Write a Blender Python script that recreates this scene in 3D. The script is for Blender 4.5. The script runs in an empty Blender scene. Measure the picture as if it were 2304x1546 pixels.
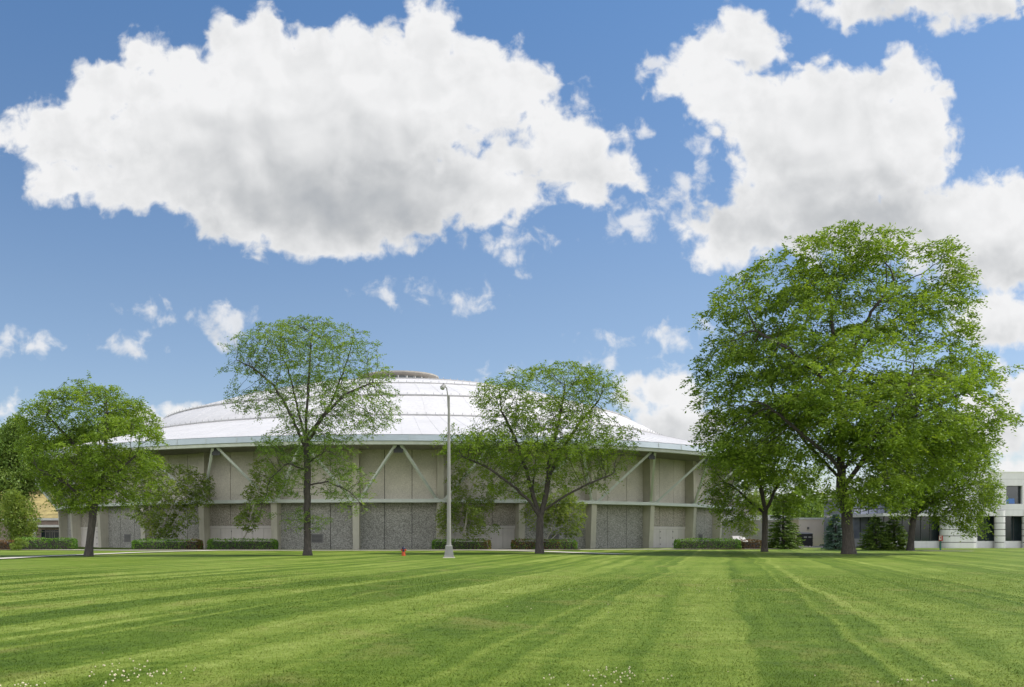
import bpy, bmesh, math, random
import numpy as np
from mathutils import Vector, Matrix

random.seed(7)
RNG = np.random.default_rng(11)
SC = bpy.context.scene
COL = SC.collection
R = math.radians

# ------------------------------------------------------------------ camera
# photograph: 2304 px wide, focal 2040 px, principal point (930, 1204): a level camera with a rise and a side shift
FPX, PX0, PY0, EYE = 2040.0, 930.0, 1204.0, 1.6
cam = bpy.data.cameras.new('camera'); camo = bpy.data.objects.new('camera', cam); COL.objects.link(camo)
camo.location = (0, 0, EYE); camo.rotation_euler = (R(90), 0, 0)
cam.sensor_width = 36; cam.lens = 36 * FPX / 2304
cam.shift_x = (1152 - PX0) / 2304; cam.shift_y = (PY0 - 773) / 2304
cam.clip_start = 0.1; cam.clip_end = 8000
SC.camera = camo

# ------------------------------------------------------------------ light and exposure
SUN_EL, SUN_AZ = 57.0, 86.0           # azimuth clockwise from +Y (view direction): from the right
SUN_STRENGTH, SKY_STRENGTH = 3.7, 0.15
EXPOSURE = 0.5
sd = Vector((math.sin(R(SUN_AZ)) * math.cos(R(SUN_EL)), math.cos(R(SUN_AZ)) * math.cos(R(SUN_EL)), math.sin(R(SUN_EL))))
sun = bpy.data.lights.new('sun', 'SUN'); suno = bpy.data.objects.new('sun', sun); COL.objects.link(suno)
sun.energy = SUN_STRENGTH; sun.angle = R(0.53); sun.color = (1.0, 0.955, 0.89)
suno.rotation_euler = (-sd).to_track_quat('-Z', 'Y').to_euler()
SC.view_settings.view_transform = 'Standard'; SC.view_settings.look = 'None'
SC.view_settings.exposure = EXPOSURE; SC.view_settings.gamma = 1; SC.view_settings.use_curve_mapping = False
SC.render.engine = 'CYCLES'
SC.cycles.max_bounces = 7; SC.cycles.diffuse_bounces = 3; SC.cycles.glossy_bounces = 3
SC.cycles.transmission_bounces = 3; SC.cycles.transparent_max_bounces = 6
SC.cycles.use_denoising = True

# ------------------------------------------------------------------ node helpers
class NT:
    def __init__(s, tree): s.t = tree; s.n = tree.nodes; s.l = tree.links
    def new(s, typ, **kw):
        n = s.n.new(typ)
        for k, v in kw.items(): setattr(n, k, v)
        return n
    def put(s, sock, v):
        if isinstance(v, bpy.types.NodeSocket): s.l.new(v, sock)
        elif v is not None: sock.default_value = v
    def m(s, op, a, b=None, c=None, clamp=False):
        n = s.new('ShaderNodeMath', operation=op); n.use_clamp = clamp
        s.put(n.inputs[0], a)
        if b is not None: s.put(n.inputs[1], b)
        if c is not None: s.put(n.inputs[2], c)
        return n.outputs[0]
    def v(s, op, a, b=None, c=None):
        n = s.new('ShaderNodeVectorMath', operation=op)
        s.put(n.inputs[0], a)
        if b is not None: s.put(n.inputs[1], b)
        if c is not None: s.put(n.inputs[2], c)
        return n.outputs['Value'] if op in ('LENGTH', 'DOT_PRODUCT', 'DISTANCE') else n.outputs[0]
    def noise(s, vec, scale, detail=2, rough=0.5, dims='3D', dist=0.0, lac=2.0):
        n = s.new('ShaderNodeTexNoise', noise_dimensions=dims)
        s.put(n.inputs['Vector'], vec); s.put(n.inputs['Scale'], scale); n.inputs['Detail'].default_value = detail
        n.inputs['Roughness'].default_value = rough; n.inputs['Distortion'].default_value = dist
        n.inputs['Lacunarity'].default_value = lac
        return n.outputs[0]
    def ramp(s, fac, stops, interp='LINEAR'):
        n = s.new('ShaderNodeValToRGB'); cr = n.color_ramp; cr.interpolation = interp
        while len(cr.elements) > 1: cr.elements.remove(cr.elements[-1])
        for i, (p, c) in enumerate(stops):
            e = cr.elements[0] if i == 0 else cr.elements.new(p)
            e.position = p; e.color = (*c, 1) if len(c) == 3 else c
        s.put(n.inputs[0], fac)
        return n.outputs[0]
    def mix(s, fac, a, b, blend='MIX'):
        n = s.new('ShaderNodeMix', data_type='RGBA', blend_type=blend)
        s.put(n.inputs[0], fac)
        for sk, v in ((n.inputs[6], a), (n.inputs[7], b)):
            s.put(sk, (*v, 1) if isinstance(v, tuple) and len(v) == 3 else v)
        return n.outputs[2]
    def mapr(s, v, a, b, c, d, smooth=False):
        n = s.new('ShaderNodeMapRange'); n.interpolation_type = 'SMOOTHSTEP' if smooth else 'LINEAR'; n.clamp = True
        s.put(n.inputs[0], v)
        for i, x in enumerate((a, b, c, d)): s.put(n.inputs[1 + i], x)
        return n.outputs[0]
    def xyz(s, vec):
        n = s.new('ShaderNodeSeparateXYZ'); s.put(n.inputs[0], vec); return n.outputs
    def comb(s, x, y, z=0.0):
        n = s.new('ShaderNodeCombineXYZ')
        for i, q in enumerate((x, y, z)): s.put(n.inputs[i], q)
        return n.outputs[0]

# ------------------------------------------------------------------ sky: Nishita plus cumulus placed by direction
def make_world():
    w = bpy.data.worlds.new('World'); SC.world = w; w.use_nodes = True
    t = NT(w.node_tree); t.n.clear()
    out = t.new('ShaderNodeOutputWorld'); bg = t.new('ShaderNodeBackground')
    sky = t.new('ShaderNodeTexSky', sky_type='NISHITA'); sky.sun_disc = False
    sky.sun_elevation = R(SUN_EL); sky.sun_rotation = R(SUN_AZ); sky.altitude = 150
    sky.air_density = 1.0; sky.dust_density = 0.6; sky.ozone_density = 2.0
    tc = t.new('ShaderNodeTexCoord')
    d = t.xyz(tc.outputs['Generated'])
    yy = t.m('MAXIMUM', d[1], 0.02)
    # bearing and rise of the direction, in hundredths of the focal length's pixels (x right, y down)
    px = t.m('MULTIPLY_ADD', t.m('DIVIDE', d[0], yy), FPX / 100, PX0 / 100)
    py = t.m('MULTIPLY_ADD', t.m('DIVIDE', d[2], yy), -FPX / 100, PY0 / 100)
    p = t.comb(px, py, 0.0)
    # clear-sky tint by rise
    skyc = t.mix(1.0, sky.outputs[0], (SKY_TINT[0], SKY_TINT[1], SKY_TINT[2]), 'MULTIPLY')
    elev = t.mapr(d[2], 0.0, 0.5, 0.0, 1.0)
    skyc = t.mix(1.0, skyc, t.ramp(elev, SKY_RAMP), 'MULTIPLY')
    # outline noise
    n1 = t.noise(p, 0.62, 3, 0.5, '2D', 0.0)
    n2 = t.noise(p, 1.9, 9, 0.56, '2D', 0.2)
    warp = t.new('ShaderNodeTexNoise', noise_dimensions='2D'); t.put(warp.inputs['Vector'], p)
    warp.inputs['Scale'].default_value = 1.3; warp.inputs['Detail'].default_value = 3
    pw = t.v('MULTIPLY_ADD', t.v('SUBTRACT', warp.outputs['Color'], (0.5, 0.5, 0.5)), (0.75, 0.75, 0.0), p)
    def lobes(L, soft):
        f = None
        for (cx, cy, a, b) in L:
            a /= 100; b /= 100; cx /= 100; cy /= 100
            r = min(a, b)
            q = t.v('MULTIPLY_ADD', pw, (1 / a, 1 / b, 0), (-cx / a, -cy / b, 0))
            g = t.m('MULTIPLY_ADD', t.v('LENGTH', q), r, -r)
            f = g if f is None else t.m('SMOOTH_MIN', f, g, soft)
        return f
    f = lobes(CLOUDS, 0.22); f2 = lobes(WISPS, 0.12)
    off = t.m('ADD', t.m('MULTIPLY_ADD', t.m('SUBTRACT', n1, 0.5), 0.5, -0.14), t.m('MULTIPLY', t.m('SUBTRACT', n2, 0.5), 0.80))
    sdf = t.m('ADD', f, off)
    alpha = t.mapr(sdf, 0.09, -0.24, 0.0, 1.0, True)
    w2 = t.m('MULTIPLY_ADD', t.m('SUBTRACT', n2, 0.5), 1.15, t.m('ADD', f2, -0.03))
    alpha = t.m('MAXIMUM', alpha, t.m('MULTIPLY', t.mapr(w2, 0.14, -0.30, 0.0, 1.0, True), 0.82))
    # soft shade: broad grey bases, plus relief of the billows seen against the light
    g = None
    for (cx, cy, a, b, k) in GREYS:
        a /= 100; b /= 100; cx /= 100; cy /= 100
        q = t.v('MULTIPLY_ADD', pw, (1 / a, 1 / b, 0), (-cx / a, -cy / b, 0))
        h = t.m('MULTIPLY', t.mapr(t.v('LENGTH', q), 1.25, 0.1, 0.0, 1.0, True), k)
        g = h if g is None else t.m('ADD', g, h)
    p2 = t.v('ADD', p, (0.22, -0.34, 0))
    b1 = t.noise(p, 0.7, 3.5, 0.45, '2D', 0.2); b2 = t.noise(p2, 0.7, 3.5, 0.45, '2D', 0.2)
    rel = t.m('SUBTRACT', b1, b2)
    g = t.m('MULTIPLY_ADD', g, t.mapr(b1, 0.25, 0.75, 1.3, 1.05), t.mapr(sdf, -0.1, -1.2, 0.0, 0.07))
    shade = t.m('ADD', t.m('SUBTRACT', 1.0, g), t.m('MULTIPLY', rel, 0.42))
    shade = t.m('ADD', shade, t.m('MULTIPLY', t.m('MULTIPLY', t.m('SUBTRACT', n2, 0.5), 0.22), t.mapr(sdf, -1.1, -0.1, 0.25, 1.0)))
    shade = t.m('ADD', shade, t.mapr(sdf, -0.5, 0.0, 0.0, 0.05))
    shade = t.mapr(shade, 0.3, 1.02, 0.0, 1.0)
    k = CLOUD_GAIN / SKY_STRENGTH
    cc = t.ramp(shade, [(0.0, (0.36, 0.39, 0.43)), (0.45, (0.60, 0.615, 0.63)), (0.8, (0.84, 0.845, 0.85)), (1.0, (0.95, 0.95, 0.955))])
    cc = t.v('SCALE', cc); cc.node.inputs['Scale'].default_value = k
    front = t.mapr(d[1], 0.05, 0.25, 0.0, 1.0)
    above = t.mapr(d[2], 0.0, 0.04, 0.0, 1.0)
    alpha = t.m('MULTIPLY', t.m('MULTIPLY', alpha, t.m('MULTIPLY', front, above)), 0.985)
    # bright clouds added out of view to fill the shaded walls, clear overhead
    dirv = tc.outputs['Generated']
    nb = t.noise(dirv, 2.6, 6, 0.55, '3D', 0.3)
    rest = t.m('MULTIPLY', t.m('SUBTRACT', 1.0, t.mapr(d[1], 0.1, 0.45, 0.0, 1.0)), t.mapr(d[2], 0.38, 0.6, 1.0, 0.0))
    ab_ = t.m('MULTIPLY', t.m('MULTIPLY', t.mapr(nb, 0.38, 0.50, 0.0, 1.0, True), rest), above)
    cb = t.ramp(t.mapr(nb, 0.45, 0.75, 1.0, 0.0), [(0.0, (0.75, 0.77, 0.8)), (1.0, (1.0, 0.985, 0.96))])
    cb = t.v('SCALE', cb); cb.node.inputs['Scale'].default_value = k * REAR_FILL_GAIN
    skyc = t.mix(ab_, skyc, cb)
    col = t.mix(alpha, skyc, cc)
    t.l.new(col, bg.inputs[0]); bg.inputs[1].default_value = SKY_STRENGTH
    t.l.new(bg.outputs[0], out.inputs[0])
    w.cycles.sampling_method = 'MANUAL'; w.cycles.sample_map_resolution = 512

REAR_FILL_GAIN = 3.2  # brightness of the added fill clouds outside the view
SKY_TINT = (0.585, 0.55, 0.60)
SKY_RAMP = [(0.0, (1.0, 1.0, 0.97)), (0.5, (0.98, 1.06, 1.0)), (1.0, (0.76, 1.05, 1.11))]
CLOUD_GAIN = 0.675
CLOUDS = [  # cumulus lobes: bearing, rise, half width, half height
    (640, 300, 420, 160), (560, 120, 88, 92), (815, 130, 90, 88), (968, 100, 58, 92), (1070, 150, 65, 70), (1175, 190, 62, 78),
    (330, 130, 40, 40), (235, 205, 70, 62), (225, 345, 75, 50), (320, 205, 55, 50), (200, 255, 65, 48), (255, 300, 65, 52), (2010, 425, 65, 50), (1985, 375, 65, 60), (400, 170, 70, 60), (150, 300, 95, 60), (40, 308, 60, 24), (140, 400, 60, 40),
    (690, 170, 100, 90), (900, 200, 150, 90), (1090, 220, 120, 70), (700, 460, 290, 110), (400, 410, 230, 62), (880, 450, 190, 90), (1040, 430, 150, 75),
    (1130, 430, 75, 55), (1290, 330, 110, 80), (1125, 245, 60, 40), (1150, 350, 50, 40), (1395, 375, 45, 42), (1310, 425, 40, 30), (1230, 280, 55, 42),
    (1665, 95, 80, 66), (1590, 140, 60, 60), (1640, 210, 80, 70), (1530, 190, 40, 24), (1850, 300, 200, 140), (2030, 180, 58, 60), (1920, 210, 110, 60),
    (2065, 300, 75, 120), (1760, 300, 110, 120), (1820, 450, 170, 90), (1700, 515, 150, 48), (1625, 565, 60, 26), (2190, 500, 170, 90), (2290, 440, 70, 52),
    (2000, 520, 200, 70), (2250, 590, 150, 50), (2260, 720, 110, 58), (2230, 960, 80, 80), (2280, 1045, 90, 26), (2290, 860, 40, 30),
    (2090, 0, 190, 38), (2100, 35, 48, 22), (1930, 15, 50, 28), (2250, 0, 100, 34), (1490, 885, 80, 42), (1530, 965, 120, 40), (380, 948, 60, 18), (80, 922, 30, 10),
]
WISPS = [  # thin and small clouds
    (1490, 150, 30, 16), (1572, 345, 14, 50), (1545, 410, 30, 22), (1515, 440, 34, 16), (1425, 500, 52, 28), (1470, 478, 40, 16), (1400, 465, 24, 16), (500, 40, 10, 16), (335, 95, 28, 14),
    (1140, 545, 56, 14), (1168, 578, 17, 16), (925, 655, 26, 17), (868, 660, 24, 8), (1065, 680, 32, 17), (517, 728, 52, 32), (300, 778, 40, 18), (335, 704, 22, 9),
    (25, 772, 40, 24), (92, 775, 24, 13), (1150, 832, 24, 10), (1525, 762, 46, 28), (1310, 220, 10, 14), (1440, 300, 12, 10), (1345, 762, 14, 5), (1355, 810, 24, 12), (2090, 150, 20, 12),
]
GREYS = [  # shaded bases and hollows of the clouds: bearing, rise, half width, half height, depth of shade
    (640, 440, 560, 190, 0.128), (760, 470, 400, 130, 0.147), (900, 420, 260, 130, 0.128), (420, 400, 240, 90, 0.049), (620, 290, 220, 60, 0.049), (850, 290, 200, 60, 0.049),
    (1850, 450, 380, 150, 0.098), (1860, 510, 330, 75, 0.186), (1960, 440, 200, 80, 0.117), (1700, 420, 140, 110, 0.049), (1900, 250, 180, 60, 0.049), (2230, 610, 230, 60, 0.176), (2100, 25, 300, 60, 0.176),
    (1530, 985, 170, 45, 0.196), (2260, 760, 150, 40, 0.156), (2230, 990, 130, 60, 0.196), (530, 750, 80, 28, 0.137), (1300, 400, 130, 70, 0.088), (300, 790, 60, 20, 0.098), (20, 790, 70, 22, 0.098),
]
make_world()

# ------------------------------------------------------------------ object helpers
def at(px, py):                       # photo pixel on the ground -> point on the ground
    d = EYE * FPX / (py - PY0); return Vector(((px - PX0) / FPX * d, d, 0))
def atd(px, py, d):                   # photo pixel at a distance
    return Vector(((px - PX0) / FPX * d, d, EYE + (PY0 - py) / FPX * d))

def tag(o, label=None, cat=None, group=None, kind=None):
    if label: o['label'] = label
    if cat: o['category'] = cat
    if group: o['group'] = group
    if kind: o['kind'] = kind
    return o
def empty(name, loc=(0, 0, 0), rz=0.0, **kw):
    o = bpy.data.objects.new(name, None); COL.objects.link(o); o.location = loc; o.rotation_euler = (0, 0, rz)
    o.empty_display_size = 0.3
    return tag(o, **kw)

class MB:
    """collects shapes, then links them as ONE mesh object"""
    def __init__(s): s.v = []; s.f = []
    def add(s, vs, fs):
        b = len(s.v); s.v += [tuple(x) for x in vs]; s.f += [tuple(b + i for i in f) for f in fs]; return s
    def hexa(s, p):                   # 8 points: bottom ring of 4 (counter-clockwise from above), then top ring
        return s.add(p, [(3, 2, 1, 0), (4, 5, 6, 7), (0, 1, 5, 4), (1, 2, 6, 5), (2, 3, 7, 6), (3, 0, 4, 7)])
    def box(s, x0, x1, y0, y1, z0, z1):
        return s.hexa([(x0, y0, z0), (x1, y0, z0), (x1, y1, z0), (x0, y1, z0), (x0, y0, z1), (x1, y0, z1), (x1, y1, z1), (x0, y1, z1)])
    def bar(s, a, b, w, h=None, up=Vector((0, 0, 1))):
        a = Vector(a); b = Vector(b); h = h or w; d = (b - a).normalized()
        x = d.cross(up); x = x.normalized() if x.length > 1e-4 else Vector((1, 0, 0)); y = x.cross(d).normalized()
        P = []
        for c in (a, b):
            for sx, sy in ((-1, -1), (1, -1), (1, 1), (-1, 1)): P.append(c + x * sx * w / 2 + y * sy * h / 2)
        return s.hexa(P)
    def tube(s, pts, rad, n=10, caps=True):
        pts = [Vector(p) for p in pts]; rad = rad if isinstance(rad, (list, tuple)) else [rad] * len(pts)
        vs = []; fs = []
        ref = None
        for i, p in enumerate(pts):
            d = (pts[min(i + 1, len(pts) - 1)] - pts[max(i - 1, 0)]).normalized()
            if ref is None: ref = Vector((1, 0, 0)) if abs(d.x) < 0.8 else Vector((0, 1, 0))
            x = (ref - d * ref.dot(d)).normalized(); y = d.cross(x); ref = x
            for k in range(n):
                a = 2 * math.pi * k / n; vs.append(p + (x * math.cos(a) + y * math.sin(a)) * rad[i])
        for i in range(len(pts) - 1):
            for k in range(n):
                j = (k + 1) % n; fs.append((i * n + k, i * n + j, (i + 1) * n + j, (i + 1) * n + k))
        if caps: fs.append(tuple(range(n))[::-1]); fs.append(tuple((len(pts) - 1) * n + k for k in range(n)))
        return s.add(vs, fs)
    def lathe(s, prof, c=(0, 0, 0), n=24, a0=0.0, a1=2 * math.pi, closed=False):
        """prof: list of (r, z) turned about the vertical through c; closed joins last to first"""
        full = abs(a1 - a0 - 2 * math.pi) < 1e-6; m = n if full else n + 1; k = len(prof); vs = []; fs = []
        for i in range(m):
            a = a0 + (a1 - a0) * i / n
            for r, z in prof: vs.append((c[0] + r * math.sin(a), c[1] - r * math.cos(a), c[2] + z))
        for i in range(n):
            i2 = (i + 1) % m
            for j in range(k if closed else k - 1):
                j2 = (j + 1) % k; fs.append((i * k + j, i2 * k + j, i2 * k + j2, i * k + j2))
        return s.add(vs, fs)
    def build(s, name, mat, parent=None, smooth=False, bevel=0.0):
        me = bpy.data.meshes.new(name); me.from_pydata(s.v, [], s.f); me.validate()
        bm = bmesh.new(); bm.from_mesh(me); bmesh.ops.recalc_face_normals(bm, faces=bm.faces); bm.to_mesh(me); bm.free()
        me.materials.append(mat)
        if smooth:
            for p in me.polygons: p.use_smooth = True
            try: me.set_sharp_from_angle(angle=R(40))
            except Exception: pass
        o = bpy.data.objects.new(name, me); COL.objects.link(o)
        if parent is not None: o.parent = parent
        if bevel:
            b = o.modifiers.new('bevel', 'BEVEL'); b.width = bevel; b.segments = 2; b.limit_method = 'ANGLE'
        return o

def np_mesh(name, verts, quads, mat, parent=None, tint=None, smooth=False, k=4):
    """fast mesh from arrays: verts (n,3), quads (m,k)"""
    verts = np.asarray(verts, np.float32); quads = np.asarray(quads, np.int32)
    me = bpy.data.meshes.new(name); me.vertices.add(len(verts)); me.vertices.foreach_set('co', verts.ravel())
    m = len(quads); me.loops.add(m * k); me.loops.foreach_set('vertex_index', quads.ravel())
    me.polygons.add(m); me.polygons.foreach_set('loop_start', np.arange(m, dtype=np.int32) * k)
    try: me.polygons.foreach_set('loop_total', np.full(m, k, np.int32))
    except Exception: pass
    if smooth: me.polygons.foreach_set('use_smooth', np.ones(m, bool))
    me.update(calc_edges=True)
    if tint is not None:
        a = me.attributes.new('tint', 'FLOAT', 'POINT'); a.data.foreach_set('value', np.asarray(tint, np.float32))
    me.materials.append(mat)
    o = bpy.data.objects.new(name, me); COL.objects.link(o)
    if parent is not None: o.parent = parent
    return o

# ------------------------------------------------------------------ materials
def mat(name, col, rough=0.7, metal=0.0, var=0.12, scale=1.5, fine=0.0, fscale=30.0, bump=0.0, spec=0.3, stain=0.0):
    m = bpy.data.materials.new(name); m.use_nodes = True; t = NT(m.node_tree)
    b = t.n['Principled BSDF']; tc = t.new('ShaderNodeTexCoord'); g = t.new('ShaderNodeNewGeometry')
    pos = g.outputs['Position']
    n = t.noise(pos, scale, 5, 0.6)
    f = t.mapr(n, 0.3, 0.7, 1 - var, 1 + var)
    if fine:
        n2 = t.noise(pos, fscale, 3, 0.7); f = t.m('MULTIPLY', f, t.mapr(n2, 0.3, 0.7, 1 - fine, 1 + fine))
    if stain:                          # rain streaks
        sv = t.v('MULTIPLY', pos, (1.6, 1.6, 0.12)); n3 = t.noise(sv, 1.3, 5, 0.65)
        f = t.m('MULTIPLY', f, t.mapr(n3, 0.42, 0.72, 1.0, 1 - stain))
    c = t.v('SCALE', (*col,)); t.put(c.node.inputs['Scale'], f)
    t.l.new(c, b.inputs['Base Color']); b.inputs['Roughness'].default_value = rough; b.inputs['Metallic'].default_value = metal
    b.inputs['Specular IOR Level'].default_value = spec
    if bump:
        bp = t.new('ShaderNodeBump'); bp.inputs['Strength'].default_value = bump; bp.inputs['Distance'].default_value = 0.02
        t.put(bp.inputs['Height'], t.noise(pos, fscale, 4, 0.7)); t.l.new(bp.outputs[0], b.inputs['Normal'])
    return m

def aggregate(name, dark, light, scale, contrast=0.5):
    """exposed pebble concrete"""
    m = bpy.data.materials.new(name); m.use_nodes = True; t = NT(m.node_tree); b = t.n['Principled BSDF']
    pos = t.new('ShaderNodeNewGeometry').outputs['Position']
    v = t.new('ShaderNodeTexVoronoi'); t.put(v.inputs['Vector'], pos); v.inputs['Scale'].default_value = scale
    n = t.noise(pos, scale * 0.45, 3, 0.7); n0 = t.noise(pos, 0.35, 4, 0.6)
    sp = t.xyz(v.outputs['Color'])[0]
    fac = t.m('ADD', t.m('MULTIPLY', sp, contrast), t.m('MULTIPLY', n, 1 - contrast))
    c = t.ramp(fac, [(0.18, dark), (0.5, tuple((a + b_) / 2 for a, b_ in zip(dark, light))), (0.8, light)])
    c2 = t.v('SCALE', c); t.put(c2.node.inputs['Scale'], t.mapr(n0, 0.3, 0.7, 0.88, 1.1))
    t.l.new(c2, b.inputs['Base Color']); b.inputs['Roughness'].default_value = 0.85; b.inputs['Specular IOR Level'].default_value = 0.2
    bp = t.new('ShaderNodeBump'); bp.inputs['Strength'].default_value = 0.5; bp.inputs['Distance'].default_value = 0.03
    t.put(bp.inputs['Height'], sp); t.l.new(bp.outputs[0], b.inputs['Normal'])
    return m

def leafmat(name, stops, transl=0.42, rough=0.55):
    m = bpy.data.materials.new(name); m.use_nodes = True; t = NT(m.node_tree); t.n.clear()
    out = t.new('ShaderNodeOutputMaterial'); a = t.new('ShaderNodeAttribute', attribute_name='tint')
    c = t.ramp(a.outputs['Fac'], stops)
    p = t.new('ShaderNodeBsdfPrincipled'); t.l.new(c, p.inputs['Base Color']); p.inputs['Roughness'].default_value = rough
    p.inputs['Specular IOR Level'].default_value = 0.25
    tr = t.new('ShaderNodeBsdfTranslucent')
    tcol = t.mix(1.0, c, (1.25, 1.2, 0.55), 'MULTIPLY'); t.l.new(tcol, tr.inputs[0])
    mx = t.new('ShaderNodeMixShader'); mx.inputs[0].default_value = transl
    t.l.new(p.outputs[0], mx.inputs[1]); t.l.new(tr.outputs[0], mx.inputs[2]); t.l.new(mx.outputs[0], out.inputs[0])
    return m

def bark(name, a, b_):
    m = bpy.data.materials.new(name); m.use_nodes = True; t = NT(m.node_tree); b = t.n['Principled BSDF']
    pos = t.new('ShaderNodeNewGeometry').outputs['Position']
    n = t.noise(t.v('MULTIPLY', pos, (9, 9, 1.6)), 1.4, 5, 0.65)
    t.l.new(t.ramp(n, [(0.3, a), (0.7, b_)]), b.inputs['Base Color']); b.inputs['Roughness'].default_value = 0.9
    bp = t.new('ShaderNodeBump'); bp.inputs['Strength'].default_value = 0.8; bp.inputs['Distance'].default_value = 0.05
    t.put(bp.inputs['Height'], n); t.l.new(bp.outputs[0], b.inputs['Normal'])
    return m

def glass(name, tint=(0.02, 0.03, 0.035), rough=0.03):
    m = bpy.data.materials.new(name); m.use_nodes = True; t = NT(m.node_tree); b = t.n['Principled BSDF']
    pos = t.new('ShaderNodeNewGeometry').outputs['Position']
    n = t.noise(pos, 0.6, 2)
    c = t.v('SCALE', tint); t.put(c.node.inputs['Scale'], t.mapr(n, 0.3, 0.7, 0.7, 1.3)); t.l.new(c, b.inputs['Base Color'])
    b.inputs['Roughness'].default_value = rough; b.inputs['Specular IOR Level'].default_value = 0.5
    bp = t.new('ShaderNodeBump'); bp.inputs['Strength'].default_value = 0.04; t.put(bp.inputs['Height'], n); t.l.new(bp.outputs[0], b.inputs['Normal'])
    return m

STRIPE_DX = (1630 - PX0) / FPX
def grass_colour(t, pos):
    """mown lawn: stripes run towards the far right; mottling, clover patches and dry spots"""
    x = t.xyz(pos)
    wob = t.noise(pos, 0.16, 2, 0.5, '2D')
    e = t.m('SUBTRACT', x[0], t.m('MULTIPLY', x[1], STRIPE_DX))
    e = t.m('ADD', e, t.m('MULTIPLY', t.m('SUBTRACT', wob, 0.5), 0.9))
    ph = t.m('FRACT', t.m('DIVIDE', t.m('ADD', e, 2.65 + 5.3 * 40), 5.3))  # mowing stripes: sheen of the leaning blades put into the colour
    st = t.ramp(ph, [(0.0, (0.9,) * 3), (0.02, (1.0,) * 3), (0.05, (0.62,) * 3), (0.26, (0.52,) * 3), (0.30, (0.72,) * 3), (0.50, (0.62,) * 3), (0.535, (0.66,) * 3), (0.555, (0.16,) * 3),
                     (0.62, (0.32,) * 3), (0.74, (0.30,) * 3), (0.84, (0.10,) * 3), (0.865, (0.85,) * 3), (0.90, (0.42,) * 3), (0.97, (0.30,) * 3), (0.985, (0.85,) * 3), (1.0, (0.9,) * 3)])
    st = t.xyz(st)[0]
    along = t.comb(t.m('MULTIPLY', e, 0.8), t.m('MULTIPLY', x[1], 0.018), 0.0)
    irr = t.mapr(t.noise(along, 1.0, 3, 0.6, '2D'), 0.42, 0.57, 0.0, 1.0)
    left = t.mapr(e, -3.0, -9.0, 0.25, 0.7)
    st = t.m('ADD', t.m('MULTIPLY', st, t.m('SUBTRACT', 1.0, left)), t.m('MULTIPLY', irr, left))
    fade = t.mapr(t.noise(pos, 0.12, 3, 0.6, '2D'), 0.4, 0.7, 0.0, 0.5)
    st = t.m('ADD', t.m('MULTIPLY', st, t.m('SUBTRACT', 1.0, fade)), t.m('MULTIPLY', 0.45, fade))
    big = t.noise(pos, 0.22, 4, 0.6, '2D'); mid = t.noise(pos, 1.1, 4, 0.62, '2D'); fine = t.noise(pos, 9.0, 5, 0.72, '2D')
    vf = t.noise(pos, 45.0, 3, 0.7, '2D'); strk = t.noise(t.v('MULTIPLY', pos, (0.8, 2.2, 1)), 1.6, 4, 0.65, '2D')
    f = t.m('ADD', t.m('MULTIPLY', st, 0.78), t.m('MULTIPLY', t.mapr(mid, 0.25, 0.75, 0, 1), 0.22))
    f = t.m('ADD', f, t.m('MULTIPLY_ADD', t.mapr(big, 0.25, 0.75, 0, 1), 0.22, -0.10))
    f = t.m('ADD', f, t.m('MULTIPLY', t.m('SUBTRACT', fine, 0.5), 0.65))
    f = t.m('ADD', f, t.m('MULTIPLY', t.m('SUBTRACT', vf, 0.5), 0.34)); f = t.m('ADD', f, t.m('MULTIPLY', t.m('SUBTRACT', strk, 0.5), 0.55))
    c = t.ramp(f, [(0.0, GRASS[0]), (0.4, GRASS[1]), (0.75, GRASS[2]), (1.0, GRASS[3])])
    dry = t.mapr(t.noise(t.v('MULTIPLY', pos, (1, 0.7, 1)), 0.5, 5, 0.68, '2D', 0.3), 0.56, 0.74, 0.0, 0.55)
    c = t.mix(dry, c, GRASS[4])
    return c, f
GRASS = [(0.046, 0.086, 0.004), (0.088, 0.142, 0.009), (0.160, 0.214, 0.028), (0.27, 0.32, 0.075), (0.215, 0.205, 0.055)]

def grassmat(name, blades=False):
    m = bpy.data.materials.new(name); m.use_nodes = True; t = NT(m.node_tree); b = t.n['Principled BSDF']
    pos = t.new('ShaderNodeNewGeometry').outputs['Position']
    c, f = grass_colour(t, pos)
    if blades:
        a = t.new('ShaderNodeAttribute', attribute_name='tint')
        k = t.v('SCALE', c); t.put(k.node.inputs['Scale'], t.m('ADD', t.mapr(a.outputs['Fac'], 0, 1, 0.9, 1.3), t.mapr(a.outputs['Fac'], 0.9, 1, 0, 0.8))); c = k
    t.l.new(c, b.inputs['Base Color']); b.inputs['Roughness'].default_value = 0.7; b.inputs['Specular IOR Level'].default_value = 0.15
    if not blades:
        bp = t.new('ShaderNodeBump'); bp.inputs['Strength'].default_value = 0.55; bp.inputs['Distance'].default_value = 0.04
        t.put(bp.inputs['Height'], t.noise(pos, 14.0, 5, 0.75, '2D')); t.l.new(bp.outputs[0], b.inputs['Normal'])
    else:
        out = t.n['Material Output']; tr = t.new('ShaderNodeBsdfTranslucent'); t.l.new(c, tr.inputs[0]); mx = t.new('ShaderNodeMixShader')
        mx.inputs[0].default_value = 0.3; t.l.new(b.outputs[0], mx.inputs[1]); t.l.new(tr.outputs[0], mx.inputs[2]); t.l.new(mx.outputs[0], out.inputs[0])
    return m

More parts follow.
